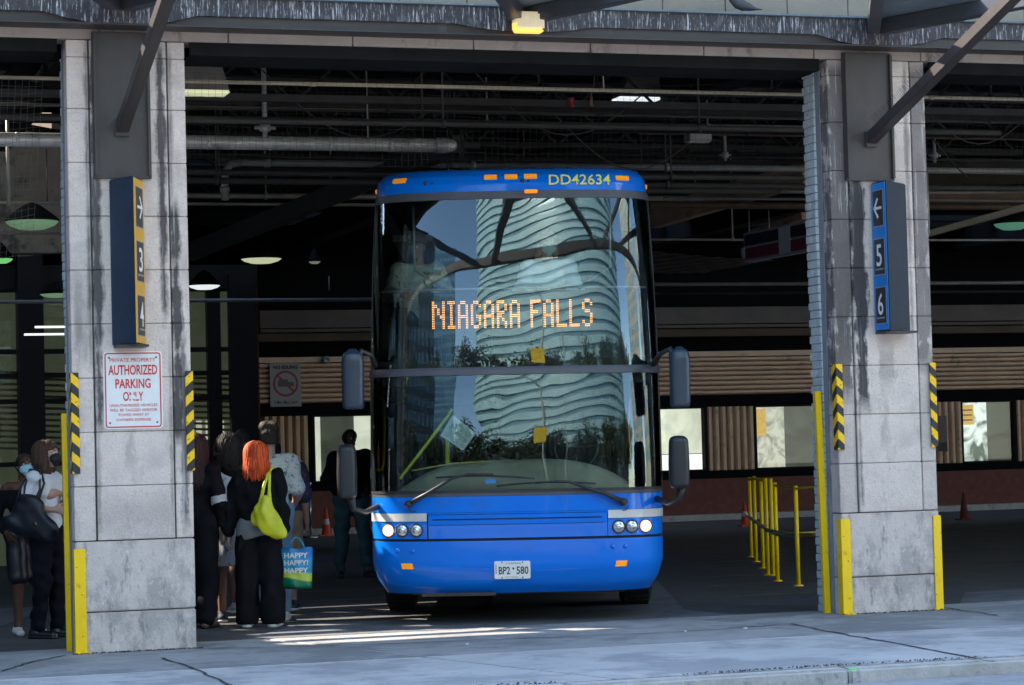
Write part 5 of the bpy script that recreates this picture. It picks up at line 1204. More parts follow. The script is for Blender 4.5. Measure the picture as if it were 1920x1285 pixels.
def body(S, J, head, build=1.0, fem=False):
    """J: joint dictionary in metres for a 1.70 m figure facing -Y (its left side is +X)"""
    P = []; B = build
    for s, n in ((-1, 'R'), (1, 'L')):
        h, k, a = J['hip'+n], J['knee'+n], J['ank'+n]; t = J.get('toe'+n, V3(a[0]*1.15, a[1]-.155, .028))
        P += [cap(h, k, .086*B, .054*B), cap(k, a, .052*B, .036), cap(lerp(k, a, .22)+V3(0, .016, 0), lerp(k, a, .5)+V3(0, .01, 0), .048*B, .038*B)]
        P += [cap(a+V3(0, .03, -.045), a+V3(0, 0, 0), .033, .036), cap(a+V3(0, .02, -.04), t, .034, .026, (ZUP, .8))]
        sh, el, wr = J['sh'+n], J['elb'+n], J['wri'+n]
        P += [cap(sh, el, .047*B, .037*B), cap(el, wr, .037*B, .025), cap(el, lerp(el, wr, .35), .038*B, .036*B)]
        P += hand(wr, el, s, J.get('grip'+n, .45), palmn=J.get('palm'+n))
    hc = (J['hipL']+J['hipR'])/2; ch = J.get('chest', V3(0, 0, 1.24)); sc = (J['shL']+J['shR'])/2
    P += [cap(hc+V3(-.065, .01, .05), hc+V3(.065, .01, .05), .105*B, .105*B, ((0, 1, 0), .82)), cap(hc+V3(0, 0, .12), ch, .118*B, .132*B, ((0, 1, 0), .72)),
          cap(ch+V3(-.05, 0, .04), ch+V3(.05, 0, .04), .115*B, .115*B, ((0, 1, 0), .75)), cap(J['shR']+V3(.03, 0, 0), J['shL']+V3(-.03, 0, 0), .055, .055, ((0, 1, 0), .8))]
    if fem: P += [cap(ch+V3(-.07, -.07, .02), ch+V3(.07, -.07, .02), .055, .055)]
    hd, yaw, nod = head; Rz = np.array(Matrix.Rotation(yaw, 3, 'Z') @ Matrix.Rotation(nod, 3, 'X'))
    T = lambda x, y, z: hd+Rz@np.array((x, y, z), float)
    P += [cap(sc+V3(0, .01, 0), T(0, .02, -.05), .056, .050), cap(T(0, .015, .01), T(0, -.005, .03), .078, .074, (Rz@V3(1, 0, 0), .86)),
          cap(T(0, -.02, -.03), T(0, -.048, -.075), .058, .034, (Rz@V3(1, 0, 0), .86)), cap(T(0, -.088, .01), T(0, -.105, -.022), .007, .013, None, .01),
          cap(T(0, -.078, .028), T(0, -.078, .028), .03, .03, (Rz@V3(0, 1, 0), .6)), cap(T(-.02, -.083, -.052), T(.02, -.083, -.052), .009, .009, None, .008)]
    for s in (-1, 1):
        P += [cap(T(.074*s, .012, -.02), T(.078*s, .018, .012), .010, .013, (Rz@V3(1, 0, 0), .5), .006)]
    return P, T
def joints(**kw):
    J = dict(hipL=V3(.09, 0, .90), hipR=V3(-.09, 0, .90), kneeL=V3(.10, -.01, .49), kneeR=V3(-.10, -.01, .49), ankL=V3(.105, .02, .08), ankR=V3(-.105, .02, .08),
             shL=V3(.18, .01, 1.395), shR=V3(-.18, .01, 1.395), elbL=V3(.235, .03, 1.11), elbR=V3(-.235, .03, 1.11), wriL=V3(.245, -.04, .865), wriR=V3(-.245, -.04, .865))
    for k, v in kw.items(): J[k] = np.array(v, float) if isinstance(v, (tuple, list)) else v
    return J
def person(label, x, y, H, face, J, skin, head=None, build=1., fem=False, vox=.0075, scale=None, z=0.):
    t = thing('person', label, 'person', (x, y, z), face); s = H/1.70; t.scale = (s, s, s)
    head = head or (V3(0, -.01, 1.595), 0, 0)
    P, T = body(t, J, head, build, fem); grow('body', P, skin, t, vox, .022)
    if T is not None:   # eyes and brows
        Tt = T; b = MB()
    return t, T
def skinm(n, c): return mat('skin_'+n, c, .5, var=.06, scale=12, spec=.4)
def arms(J, r0, r1, t0=0., t1=1., which='LR', pad=0.):
    out = []
    for n in which:
        pts = [J['sh'+n], J['elb'+n], J['wri'+n]]
        if t1 <= .5: out.append(cap(pts[0], lerp(pts[0], pts[1], t1*2), r0, r1))
        else: out += [cap(pts[0], pts[1], r0, (r0+r1)/2), cap(pts[1], lerp(pts[1], pts[2], t1*2-1), (r0+r1)/2, r1)]
    return out
def torso(J, r, z0=.92, fl=.76, flare=0., drop=0.):
    ch = V3(0, .0, 1.24); hc = V3(0, .0, z0)
    return [cap(ch+V3(-.06, 0, .05), ch+V3(.06, 0, .05), r, r, ((0, 1, 0), fl)), cap(ch, hc, r+.005, r+flare, ((0, 1, 0), fl)), cap(V3(-.06, 0, z0+.02), V3(.06, 0, z0+.02), r+flare-.02, r+flare-.02, ((0, 1, 0), fl+.04)),
            cap(J['shR']+V3(.02, 0, -.005), J['shL']+V3(-.02, 0, -.005), .066, .066, ((0, 1, 0), .85))]
def legs(J, r0, r1, t=1., r2=None):
    out = [cap(J['hipR']+V3(.0, 0, .06), J['hipL']+V3(0, 0, .06), .122, .122, ((0, 1, 0), .85))]
    for n in 'LR':
        h, k, a = J['hip'+n], J['knee'+n], J['ank'+n]
        if t <= .5: out.append(cap(h, lerp(h, k, t*2), r0, r1))
        else: out += [cap(h, k, r0, r1), cap(k, lerp(k, a, t*2-1), r1, r2 or r1)]
    return out
def shoes(J, m, t, sole=None, r=.04, high=0.):
    for n in 'LR':
        a = J['ank'+n]; to = J.get('toe'+n, V3(a[0]*1.15, a[1]-.165, .03)); P = [cap(a+V3(0, .035, -.04), to, r+.002, r-.004, (ZUP, .85), .02), cap(a+V3(0, .02, -.04), a+V3(0, .005, high), r+.002, r+.006 if high else r)]
        o = grow('shoe', P, m, t, .0075, .02, None, [lambda X, Y, Z: .004-Z]); 
        if sole: grow('sole', [cap(a+V3(0, .04, -.064), V3(to[0], to[1], .014), r+.006, r, (ZUP, .5), .01)], sole, o, .008, .01, None, [lambda X, Y, Z: .001-Z])
zcut = lambda z: (lambda X, Y, Z: z-Z)         # keep above z
ztop = lambda z: (lambda X, Y, Z: Z-z)         # keep below z
def neck(r=.075, z=1.40, y=0.): return lambda X, Y, Z: -(np.sqrt(X**2+(Y-y)**2*1.2)-r-np.maximum(0, 1.47-Z)*-.6)-np.where(Z > z, 0, 9)
skin_dark = skinm('dark', (.09, .04, .025)); skin_mid = skinm('mid', (.36, .2, .14)); skin_light = skinm('light', (.5, .31, .24)); skin_brown = skinm('brown', (.2, .1, .065))
blk = mat('black_cloth', (.008, .008, .011), .85, var=.3, scale=9, spec=.12); blk2 = mat('black_jersey', (.008, .0075, .010), .8, var=.3, scale=9, spec=.12); denimd = mat('black_denim', (.006, .007, .012), .85, var=.3, scale=14, spec=.12)
whitec = mat('white_cotton', (.68, .7, .76), .85, var=.06); shoeblk = mat('black_leather', (.012, .012, .014), .35, var=.2); solew = mat('white_sole', (.6, .6, .58), .6)
dk_hair = mat('black_hair', (.003, .0025, .0025), .75, var=.4, scale=20, stretch=(6, 6, .6)); br_hair = mat('brown_hair', (.06, .027, .017), .75, var=.45, scale=16, stretch=(6, 6, .6))
or_hair = mat('orange_hair', (.78, .10, .012), .7, var=.35, scale=18, stretch=(7, 7, .5), bump=.4)
def eyes(T, t, dark_=True):
    for s in (-1, 1):
        b = MB(); c = T(.03*s, -.078, .012); b.lathe((0, 0, 0), [(0, .012), (.008, .009), (.012, 0), (.008, -.009), (0, -.012)], 10); b.v = [tuple(np.array(v)*.95+c) for v in b.v]; b.build('eye', mat('eye_white', (.6, .58, .55), .3), t)
        b = MB(); c = T(.03*s, -.089, .012); b.lathe((0, 0, 0), [(0, .005), (.005, 0), (0, -.005)], 8); b.v = [tuple(np.array(v)+c) for v in b.v]; b.build('iris', mat('iris_dark', (.01, .008, .006), .2), t)
        grow('eyebrow', [cap(T(.014*s, -.092, .036), T(.045*s, -.082, .038), .004, .003)], dk_hair, t, .004, .004)
def mask(T, t, m):
    o = grow('face_mask', [cap(T(-.03, -.072, -.035), T(.03, -.072, -.035), .040, .040, (T(0, 1, 0)-T(0, 0, 0), .9)), cap(T(0, -.085, -.02), T(0, -.07, -.075), .034, .03)], m, t, .006, .02, folds(.0015, 3, 10, 160))
    b = MB()
    for s in (-1, 1):
        for z in (-.01, -.055): b.tube([T(.05*s, -.06, z), T(.082*s, .005, -.005)], .0015, 4)
    b.build('ear_loop', whitec, o)
def locks(name, T, m, n, rad, drop, seed, curl=0., w_=.007, back=-.035, par=None, cy=.03):
    """a layer of loose locks lying over the hair volume, each a thin tapering ribbon of uneven length"""
    r = np.random.default_rng(seed); b = MB(); b.smooth = True
    for k in range(n):
        a = r.uniform(0, 2*math.pi)
        if math.sin(a)*1.0 < -.45: continue
        th0 = r.uniform(.1, 1.1); L = drop*r.uniform(.6, 1.16); b.cur = int(r.uniform() < .38); rr = rad*r.uniform(.99, 1.10); fl_ = r.uniform(0, .22)*min(1, drop/.2); pts = []; ph = r.uniform(0, 6)
        for q in range(9):
            u = q/8; th = th0+u*2.2
            if th < math.pi/2: p = (rr*math.sin(th)*math.cos(a), cy+rr*math.sin(th)*math.sin(a), .03+rr*math.cos(th))
            else:
                dz = (th-math.pi/2)/(th0+2.2-math.pi/2+1e-6)*L; k_ = 1+fl_*(dz/max(L, .01))**2; p = (rr*math.cos(a)*k_, cy+rr*math.sin(a)*k_, .03-dz)
            jx = .004*math.sin(ph+q*1.1)+curl*math.sin(ph+q*2.6); p = T(p[0]+jx*math.sin(a), p[1]-jx*math.cos(a), p[2]+curl*.6*math.cos(ph+q*2.6)); pts.append(Vector(p))
        tx = Vector((-math.sin(a), math.cos(a), 0)); ww = [w_*(1-.8*(q/8)**2) for q in range(9)]; nn = Vector((math.cos(a), math.sin(a), .2)).normalized()
        vs = []
        for p, w2 in zip(pts, ww): vs += [p-tx*w2, p+nn*w2*.6, p+tx*w2]
        b.add(vs, [(3*q+j, 3*q+3+j, 3*q+4+j, 3*q+1+j) for q in range(8) for j in (0, 1)])
    return b.build(name, m, par, fix=False)
def tone(nm, c): return mat(nm, c, .75, var=.4, scale=20)
def place(px, py): p = onZ(px, py); return p.x, p.y
yawcam = lambda a: -TH + R(a)       # 0 = facing the camera, 180 = seen from behind, + turns towards the viewer's right

# 1: woman far left in a black top, pale blue mask
x, y = place(52, 1190)
J = joints(elbL=(.26, .04, 1.12), wriL=(.20, -.14, 1.00), elbR=(-.27, .05, 1.13), wriR=(-.2, -.1, .96), ankL=(.10, .03, .08), ankR=(-.10, -.03, .08), kneeR=(-.09, -.04, .49))
t, T = person('woman in black off-shoulder top and shorts with pale blue mask, far left', x, y, 1.60, yawcam(25), J, skin_dark, (V3(.0, -.01, 1.595), R(0), R(-4)), 1.05, True)
eyes(T, t); mask(T, t, mat('mask_pale_blue', (.32, .58, .72), .7, var=.05))
grow('top', torso(J, .142, .98)[:3]+arms(J, .062, .05, 0, .85), blk, t, .010, .03, folds(.006, 11), [ztop(1.375), zcut(.9)])
grow('shorts', legs(J, .103, .10, .42), mat('black_satin', (.013, .013, .018), .4, var=.3), t, .010, .03, folds(.005, 12))
grow('hair', [cap(T(0, .03, .02), T(0, .0, .045), .088, .082), cap(T(0, .06, 0), T(0, .08, .02), .06, .05)], dk_hair, t, .009, .02, None, [lambda X, Y, Z: -(Y-T(0, -.04, 0)[1])])
shoes(J, mat('white_fluffy_slipper', (.62, .6, .6), .95, var=.2, bump=.8, scale=30), t, None, .043)
# 2: woman with brown bob, black mask, white tee
x, y = place(90, 1196)
J = joints(elbR=(-.21, .09, 1.14), wriR=(-.13, -.16, 1.12), elbL=(.22, .05, 1.12), wriL=(.10, -.17, 1.2), ankL=(.09, -.05, .08), ankR=(-.09, .05, .08), kneeL=(.09, -.05, .5))
t, T = person('woman with brown bob and black mask in white tee and black jeans', x, y, 1.70, yawcam(72), J, skin_light, (V3(0, -.03, 1.595), R(0), R(-3)), 1.0, True)
eyes(T, t); mask(T, t, mat('mask_black', (.012, .012, .013), .7, var=.2))
grow('shirt', torso(J, .148, 1.0)+arms(J, .072, .068, 0, .30), whitec, t, .009, .03, folds(.013, 21), [zcut(.95), neck(.07, 1.42)])
grow('jeans', legs(J, .107, .078, .96, .062), denimd, t, .010, .03, folds(.012, 22, 16, 26))
grow('hair', [cap(T(0, .03, .02), T(0, .01, .035), .098, .094), cap(T(0, .05, -.02), T(0, .06, -.14), .088, .080), cap(T(-.06, .01, -.02), T(-.07, .01, -.12), .045, .04), cap(T(.06, .01, -.02), T(.07, .01, -.12), .045, .04), cap(T(0, -.05, .075), T(0, -.02, .085), .04, .05)],
     br_hair, t, .007, .02, strands(.003, 60), [lambda X, Y, Z: np.where((Z < T(0, 0, .045)[2]), -(Y-T(0, -.035, 0)[1]), -1)])
locks('hair_locks', T, [br_hair, tone('light_brown_hair', (.13, .06, .035))], 320, .103, .13, 8, .002, .007, par=t)
shoes(J, shoeblk, t, shoeblk, .048, .12)
# her black slouchy tote
tt = thing('tote_bag', 'large slouchy black shoulder tote carried by the woman in white', 'bag', (x, y, 0), yawcam(72)); tt.scale = (1, 1, 1)
leather = mat('black_bag_leather', (.007, .010, .017), .45, var=.3, scale=8)
grow('bag_body', [cap((-.25, .07, 1.20), (-.26, .16, 1.03), .06, .09, ((1, 0, 0), .5)), cap((-.25, -.02, 1.20), (-.26, -.13, .98), .06, .09, ((1, 0, 0), .5)), cap((-.26, .15, 1.03), (-.26, -.15, .94), .085, .088, ((1, 0, 0), .5)), cap((-.26, .02, 1.12), (-.26, 0, 1.02), .08, .09, ((1, 0, 0), .5)), cap((-.26, .19, 1.02), (-.25, .13, 1.0), .06, .07, ((1, 0, 0), .5))], leather, tt, .010, .05, folds(.014, 24, 26, 26))
b = MB(); b.tube([(-.29, .14, 1.14), (-.24, .10, 1.34), (-.17, .05, 1.475), (-.12, -.03, 1.46), (-.2, -.10, 1.35), (-.28, -.06, 1.14)], .011, 8); b.tube([(-.27, .06, 1.16), (-.25, .06, 1.34), (-.2, .03, 1.46), (-.17, -.04, 1.44), (-.24, -.08, 1.3), (-.28, -.02, 1.14)], .011, 8); b.build('strap', leather, tt)
b = MB(); b.lathe((-.31, -.06, 1.0), [(.018, -.004), (.024, 0), (.018, .004)], 12, 'x'); b.build('buckle', mat('gold_buckle', (.5, .35, .12), .3, .8), tt)

# 3: woman in black sweater with pale armband, half behind the left pier
x, y = place(373, 1178)
J = joints(elbR=(-.25, .04, 1.1), wriR=(-.24, -.05, .86), elbL=(.25, .04, 1.1), wriL=(.24, -.06, .87), ankL=(.1, -.06, .08), ankR=(-.1, .05, .08), gripL=.35, gripR=.35)
t, T = person('woman in black sweater with a pale sleeve band, beside the left pier', x, y, 1.72, yawcam(162), J, skin_mid, None, 1.05, True)
grow('sweater', torso(J, .142, .98)+arms(J, .066, .052, 0, .93), blk2, t, .010, .035, folds(.014, 31), [zcut(.90), neck(.06, 1.43)])
wb, eb = J['elbR'], J['shR']; 
for n in 'RL':
    a = lerp(J['sh'+n], J['elb'+n], .74); c = lerp(J['sh'+n], J['elb'+n], .98); grow('sleeve_band', [cap(a, c, .074, .072, None)], mat('pale_band', (.5, .48, .5), .8, stretch=(1, 1, 30), var=.3), t, .009, .01, folds(.006, 33), [(lambda dd, aa, cc: lambda X, Y, Z: np.maximum(-((X-aa[0])*dd[0]+(Y-aa[1])*dd[1]+(Z-aa[2])*dd[2]), (X-cc[0])*dd[0]+(Y-cc[1])*dd[1]+(Z-cc[2])*dd[2]))((c-a)/np.linalg.norm(c-a), a, c)])
grow('trousers', legs(J, .118, .10, .97, .085), blk, t, .010, .03, folds(.012, 34, 20, 10))
grow('hair', [cap(T(0, .03, .02), T(0, .0, .03), .105, .10), cap(T(0, .05, -.03), T(0, .09, -.28), .105, .10), cap(T(-.05, .05, -.05), T(-.08, .08, -.3), .07, .05), cap(T(.05, .05, -.05), T(.09, .06, -.26), .07, .05)], mat('dark_red_hair', (.012, .002, .003), .75, var=.6, scale=12, stretch=(6, 6, .5)), t, .009, .02, strands(.004, 50), [lambda X, Y, Z: -(Y-T(0, -.05, 0)[1])])
locks('hair_locks', T, [MATS['dark_red_hair'], tone('wine_hair', (.06, .008, .014))], 300, .112, .36, 6, .006, .008, par=t)
shoes(J, mat('tan_sandal', (.2, .09, .05), .6), t, shoeblk, .036)
# 4: woman in patterned dress
def print_mat(name, basec, c2, sc, th, c3=None):
    m = mat(name, basec, .85, var=.05, spots=[(c2, sc, th, .95, (1, 1, .7))]+([(c3, sc*1.3, th+.01, .9)] if c3 else [])); return m
x, y = place(436, 1168)
J = joints(elbR=(-.2, -.1, 1.15), wriR=(-.1, -.26, 1.15), elbL=(.2, -.08, 1.13), wriL=(.1, -.25, 1.12), ankL=(.085, -.10, .08), kneeL=(.09, -.08, .5), ankR=(-.09, .08, .08))
t, T = person('woman in sleeveless white dress with blue flowers and big curly black hair', x, y, 1.70, yawcam(190), J, skin_brown, None, 1.0, True)
grow('dress', torso(J, .145, .98)[:3]+[cap((0, 0, 1.0), (0, 0, .60), .14, .185, ((0, 1, 0), .8))]+[cap(J['shR']+V3(.06, 0, 0), J['shL']+V3(-.06, 0, 0), .062, .062)], print_mat('floral_print', (.55, .6, .68), (.05, .1, .28), 28, .55), t, .010, .03, folds(.010, 41, 26, 6), [zcut(.53), neck(.08, 1.40)])
grow('hair', [cap(T(0, .03, .02), T(0, .02, .03), .112, .108), cap(T(-.05, .05, -.06), T(.06, .05, -.06), .09, .09), cap(T(0, .07, -.15), T(0, .07, -.16), .095, .085)], dk_hair, t, .009, .03, folds(.016, 43, 60, 60), [lambda X, Y, Z: -(Y-T(0, -.05, 0)[1])])
locks('hair_locks', T, [dk_hair, tone('soft_black_hair', (.02, .016, .015))], 420, .125, .20, 7, .020, .007, par=t)
b = MB(); b.tube([(-.15, .02, 1.42), (-.06, .14, 1.3), (.12, .14, 1.05), (.17, .05, .95)], .012, 6); b.build('bag_strap', mat('tan_strap', (.2, .12, .06), .6), t)
shoes(J, mat('navy_sneaker', (.02, .025, .05), .7), t, solew, .043)
# 5: man with shaved head behind them
x, y = place(462, 1150)
J = joints(ankL=(.09, -.03, .08))
t, T = person('man with close-cropped hair in an orange and cream top, deep in the queue', x, y, 1.80, yawcam(195), J, skin_brown, None, 1.02)
grow('shirt', torso(J, .155, .95)+arms(J, .075, .075, 0, .38), print_mat('cream_shirt', (.66, .6, .45), (.55, .15, .03), 5, .58), t, .010, .03, folds(.007, 51), [zcut(.9), neck(.06, 1.44)])
grow('collar', [cap((-.06, .03, 1.45), (.06, .03, 1.45), .055, .055)], mat('grey_collar', (.35, .36, .36), .8), t, .009, .02, None, [zcut(1.42), ztop(1.475)])
grow('trousers', legs(J, .11, .08, .45, .07), mat('grey_shorts', (.1, .1, .11), .85), t, .010, .03, folds(.006, 52))
grow('hair', [cap(T(0, .02, .015), T(0, .0, .035), .0835, .079)], dk_hair, t, .008, .01, None, [lambda X, Y, Z: -(Z-T(0, 0, -.02)[2])-np.where(Y < T(0, -.05, 0)[1], 0, 0)])
shoes(J, mat('grey_sneaker', (.3, .3, .3), .7), t, solew, .043)
# 8: man with dark patterned shirt and khaki shorts
x, y = place(560, 1144)
J = joints(ankL=(.10, -.06, .08), ankR=(-.10, .03, .08), elbL=(.24, -.0, 1.11), wriL=(.23, -.1, .88), gripL=.5)
t, T = person('man in dark plaid shirt and khaki shorts behind the white-shirted man', x-.15, y, 1.70, yawcam(176), J, skin_mid, (V3(.085, -.05, 1.56), 0, R(8)), 1.03)
grow('shirt', torso(J, .160, .97)+arms(J, .082, .082, 0, .46), print_mat('plaid_print', (.025, .03, .05), (.14, .05, .08), 16, .55, (.06, .1, .12)), t, .010, .03, folds(.008, 81), [zcut(.9), neck(.06, 1.44)])
grow('shorts', legs(J, .118, .11, .50), mat('khaki_cloth', (.3, .19, .09), .85, var=.12, spots=[((.5, .3, .06), 7, .6, .6)]), t, .010, .03, folds(.007, 82))
grow('hair', [cap(T(0, .02, .02), T(0, .0, .045), .088, .084)], dk_hair, t, .008, .01, strands(.002), [lambda X, Y, Z: -(Y-T(0, -.06, 0)[1])])
shoes(J, shoeblk, t, solew, .045)
# 7: man with quiff, white printed shirt, pale jeans
x, y = place(532, 1163)
J = joints(ankL=(.08, -.03, .08), ankR=(-.10, .03, .08), elbL=(.25, -.02, 1.12), wriL=(.20, -.18, 1.0), elbR=(-.25, -.0, 1.12), wriR=(-.2, -.18, 1.0))
t, T = person('man in white short-sleeved shirt with small colourful print, quiff and pale jeans', x-.10, y+.02, 1.80, yawcam(183), J, skin_light, (V3(0, -.01, 1.595), R(8), 0), 1.0)
grow('shirt', torso(J, .155, .95)+arms(J, .068, .072, 0, .42), mat('confetti_print', (.66, .68, .68), .85, var=.05, spots=[((.03, .15, .2), 22, .545, .95), ((.6, .08, .12), 25, .57, .95, (1, 1, .6)), ((.1, .35, .15), 24, .575, .95)]), t, .009, .03, folds(.014, 71), [zcut(.88), neck(.06, 1.44)])
grow('jeans', legs(J, .108, .078, .97, .066), mat('pale_denim', (.2, .3, .4), .85, var=.2, scale=10), t, .010, .03, folds(.006, 72))
grow('hair', [cap(T(0, .03, -.01), T(0, .03, .04), .084, .082), cap(T(-.03, -.02, .115), T(.035, .01, .105), .052, .058), cap(T(-.04, .03, .10), T(.04, .03, .1), .05, .045), cap(T(-.04, -.05, .09), T(.04, -.05, .09), .04, .04)], mat('dark_brown_hair', (.022, .014, .01), .75, var=.4, scale=20), t, .007, .015, strands(.003, 30), [lambda X, Y, Z: np.where(Z < T(0, 0, .05)[2], -(Y-T(0, -.02, 0)[1]), -1), zcut(T(0, 0, -.045)[2])])
shoes(J, mat('white_sneaker', (.6, .6, .58), .7), t, solew, .045)
# 6: woman with orange hair
x, y = place(488, 1176)
J = joints(elbR=(-.245, .04, 1.12), wriR=(-.25, -.03, .90), elbL=(.25, .03, 1.12), wriL=(.28, -.03, .86), ankL=(.12, -.0, .08), ankR=(-.13, .02, .08), kneeL=(.11, 0, .49), kneeR=(-.115, 0, .49), gripR=1.0, gripL=.4)
# seen from behind her right hand is on the viewer's right
t, T = person('woman with bright orange bob in black jacket and wide black trousers, seen from behind', x, y, 1.64, yawcam(176), J, skin_light, (V3(0, -.01, 1.595), R(-6), 0), 1.02, True)
WX, WY = x, y
grow('jacket', torso(J, .155, 1.02, .8)+arms(J, .072, .056, 0, .95)+[cap((-.12, .02, 1.12), (.12, .02, 1.12), .115, .115, ((0, 1, 0), .85))], blk, t, .009, .04, folds(.018, 61, 16, 20), [lambda X, Y, Z: np.where(np.abs(X) < .2, .985+.12*X-Z, -1), neck(.06, 1.44)])
grow('grey_tee', torso(J, .150, .93)[:3]+[cap((-.05, .02, .90), (.05, .02, .90), .155, .16, ((0, 1, 0), .85))], mat('grey_tee_cloth', (.2, .2, .22), .85, var=.1), t, .010, .03, folds(.008, 62, 18, 6), [lambda X, Y, Z: .84-.10*X*0-.25*X-Z, ztop(1.2)])
grow('trousers', legs(J, .125, .112, .99, .108), blk, t, .010, .03, folds(.014, 63, 24, 8), [zcut(.035)])
grow('hair', [cap(T(0, .02, .03), T(0, .0, .035), .104, .10), cap(T(0, .04, -.03), T(0, .05, -.10), .108, .104), cap(T(-.06, .03, -.06), T(-.085, .03, -.15), .062, .05), cap(T(.06, .03, -.06), T(.085, .03, -.15), .062, .05), cap(T(0, .07, -.1), T(0, .07, -.17), .075, .06)],
     or_hair, t, .006, .02, (lambda f1, f2: lambda X, Y, Z: f1(X, Y, Z)+f2(X, Y, Z)+np.where(Z < 1.50, .016*np.abs(np.sin(np.arctan2(Y, X)*9))*np.clip((1.50-Z)*9, 0, 1), 0).astype(np.float32))(strands(.0035, 70), folds(.003, 66, 40, 8)), [lambda X, Y, Z: -(Y-T(0, -.045, 0)[1])])
shoes(J, shoeblk, t, solew, .046)
locks('hair_locks', T, [or_hair, tone('deep_orange_hair', (.42, .04, .006))], 460, .106, .23, 5, .003, .011, par=t)
# her yellow-green carrier bag on the shoulder, and the blue tote in her hand
ygm = mat('lime_bag_plastic', (.62, .62, .02), .4, var=.12, scale=7, bump=.2)
bg_ = thing('carrier_bag', 'lime yellow carrier bag hanging from the orange-haired woman\'s shoulder', 'bag', (WX, WY, 0), yawcam(176))
def hz(zs): return zs
grow('bag_body', [cap((-.085, .245, 1.04), (-.12, .235, .98), .085, .10, ((0, 1, 0), .55)), cap((-.18, .235, .92), (-.21, .22, .86), .095, .07, ((0, 1, 0), .55)), cap((-.10, .24, 1.12), (-.11, .24, 1.0), .05, .09, ((0, 1, 0), .5)), cap((-.055, .23, .95), (-.2, .22, .86), .05, .06, ((0, 1, 0), .6))], ygm, bg_, .008, .04, folds(.017, 67, 40, 16))
for pts in ([(-.06, .24, 1.08), (-.085, .215, 1.22), (-.125, .16, 1.37), (-.145, .07, 1.425), (-.15, -.03, 1.42)], [(-.155, .24, 1.06), (-.145, .215, 1.2), (-.14, .165, 1.36), (-.15, .08, 1.43), (-.155, -.02, 1.42)]):
    grow('strap', [cap(pts[k], pts[k+1], [.024, .018, .013, .012, .012][k], [.018, .013, .012, .012, .012][k], ((0, 1, 0), .45)) for k in range(4)], ygm, bg_, .006, .01, folds(.002, 68, 60, 20))
s_ = 1.64/1.7
happy = bpy.data.materials.new('happy_tote_print'); happy.use_nodes = True; n = happy.node_tree.nodes; l = happy.node_tree.links; bs_ = n['Principled BSDF']; bs_.inputs['Roughness'].default_value = .35
tc = n.new('ShaderNodeTexCoord'); sp = n.new('ShaderNodeSeparateXYZ'); l.new(tc.outputs['Object'], sp.inputs[0]); wv = n.new('ShaderNodeMath'); wv.operation = 'SINE'; mu = n.new('ShaderNodeMath'); mu.operation = 'MULTIPLY'; mu.inputs[1].default_value = 11; l.new(sp.outputs[0], mu.inputs[0]); l.new(mu.outputs[0], wv.inputs[0])
ma = n.new('ShaderNodeMath'); ma.operation = 'MULTIPLY_ADD'; ma.inputs[1].default_value = .022; l.new(wv.outputs[0], ma.inputs[0]); l.new(sp.outputs[2], ma.inputs[2]); mrr = n.new('ShaderNodeMapRange'); mrr.inputs[1].default_value = 0; mrr.inputs[2].default_value = .36; l.new(ma.outputs[0], mrr.inputs[0])
cr = n.new('ShaderNodeValToRGB'); cr.color_ramp.interpolation = 'LINEAR'; e_ = cr.color_ramp.elements; e_[0].position = 0; e_[0].color = (.0, .08, .04, 1); e_[1].position = 1; e_[1].color = (.01, .16, .5, 1)
for pos, c_ in ((.22, (.0, .22, .1, 1)), (.25, (.55, .62, .05, 1)), (.42, (.5, .6, .1, 1)), (.46, (.02, .3, .5, 1)), (.75, (.02, .35, .65, 1))):
    q = e_.new(pos); q.color = c_
l.new(mrr.outputs[0], cr.inputs[0]); l.new(cr.outputs[0], bs_.inputs['Base Color'])
hp = onZ(550, 1175); dpt = (Vector((WX, WY, 0))-CAM).dot(dirh)
lat = (550-962)*dpt/FPX; hb = CAM+dirh*(dpt-.02)+rgt0*lat; hb.z = CAMH-(1100-838)*dpt/FPX
hbag = thing('printed_tote', 'blue and green printed tote held low by the orange-haired woman', 'bag', tuple(hb), -TH)
b = MB(); Hh = .365; vs = []; fs = []; NX, NZ = 14, 12
def tp(i, j, side):
    u = i/NX; v = j/NZ; x_ = (u-.5)*(.255+.03*v); return (x_, side*(.012+.045*math.sin(math.pi*u)*(1-.55*v))+.006*math.sin(u*13+v*9+side), v*Hh+(.008*math.sin(u*9) if j == NZ else 0))
for side in (-1, 1):
    o = len(vs); vs += [tp(i, j, side) for i in range(NX+1) for j in range(NZ+1)]; fs += [tuple(o+q for q in (i*(NZ+1)+j, (i+1)*(NZ+1)+j, (i+1)*(NZ+1)+j+1, i*(NZ+1)+j+1)) for i in range(NX) for j in range(NZ)]
M1 = (NX+1)*(NZ+1)
for i in range(NX): fs.append((i*(NZ+1), M1+i*(NZ+1), M1+(i+1)*(NZ+1), (i+1)*(NZ+1)))
for i in (0, NX):
    for j in range(NZ): fs.append((i*(NZ+1)+j, i*(NZ+1)+j+1, M1+i*(NZ+1)+j+1, M1+i*(NZ+1)+j))
b.smooth = True; b.add(vs, fs); b.build('bag_body', happy, hbag)
for k, z_ in enumerate((.30, .235, .165)): 
    tx = text('lettering', 'HAPPY' if k != 1 else 'HAPPY!', (-.005, -.058, z_), (1, 0, 0), ZUP, .215, .048, mat('white_print', (.75, .75, .75), .5), hbag, bold=.03)
    for v in tx.data.vertices: u = v.co.x/.27+.5; v.co.y = -(.012+.045*math.sin(math.pi*min(1, max(0, u)))*(1-.55*v.co.z/Hh))-.011
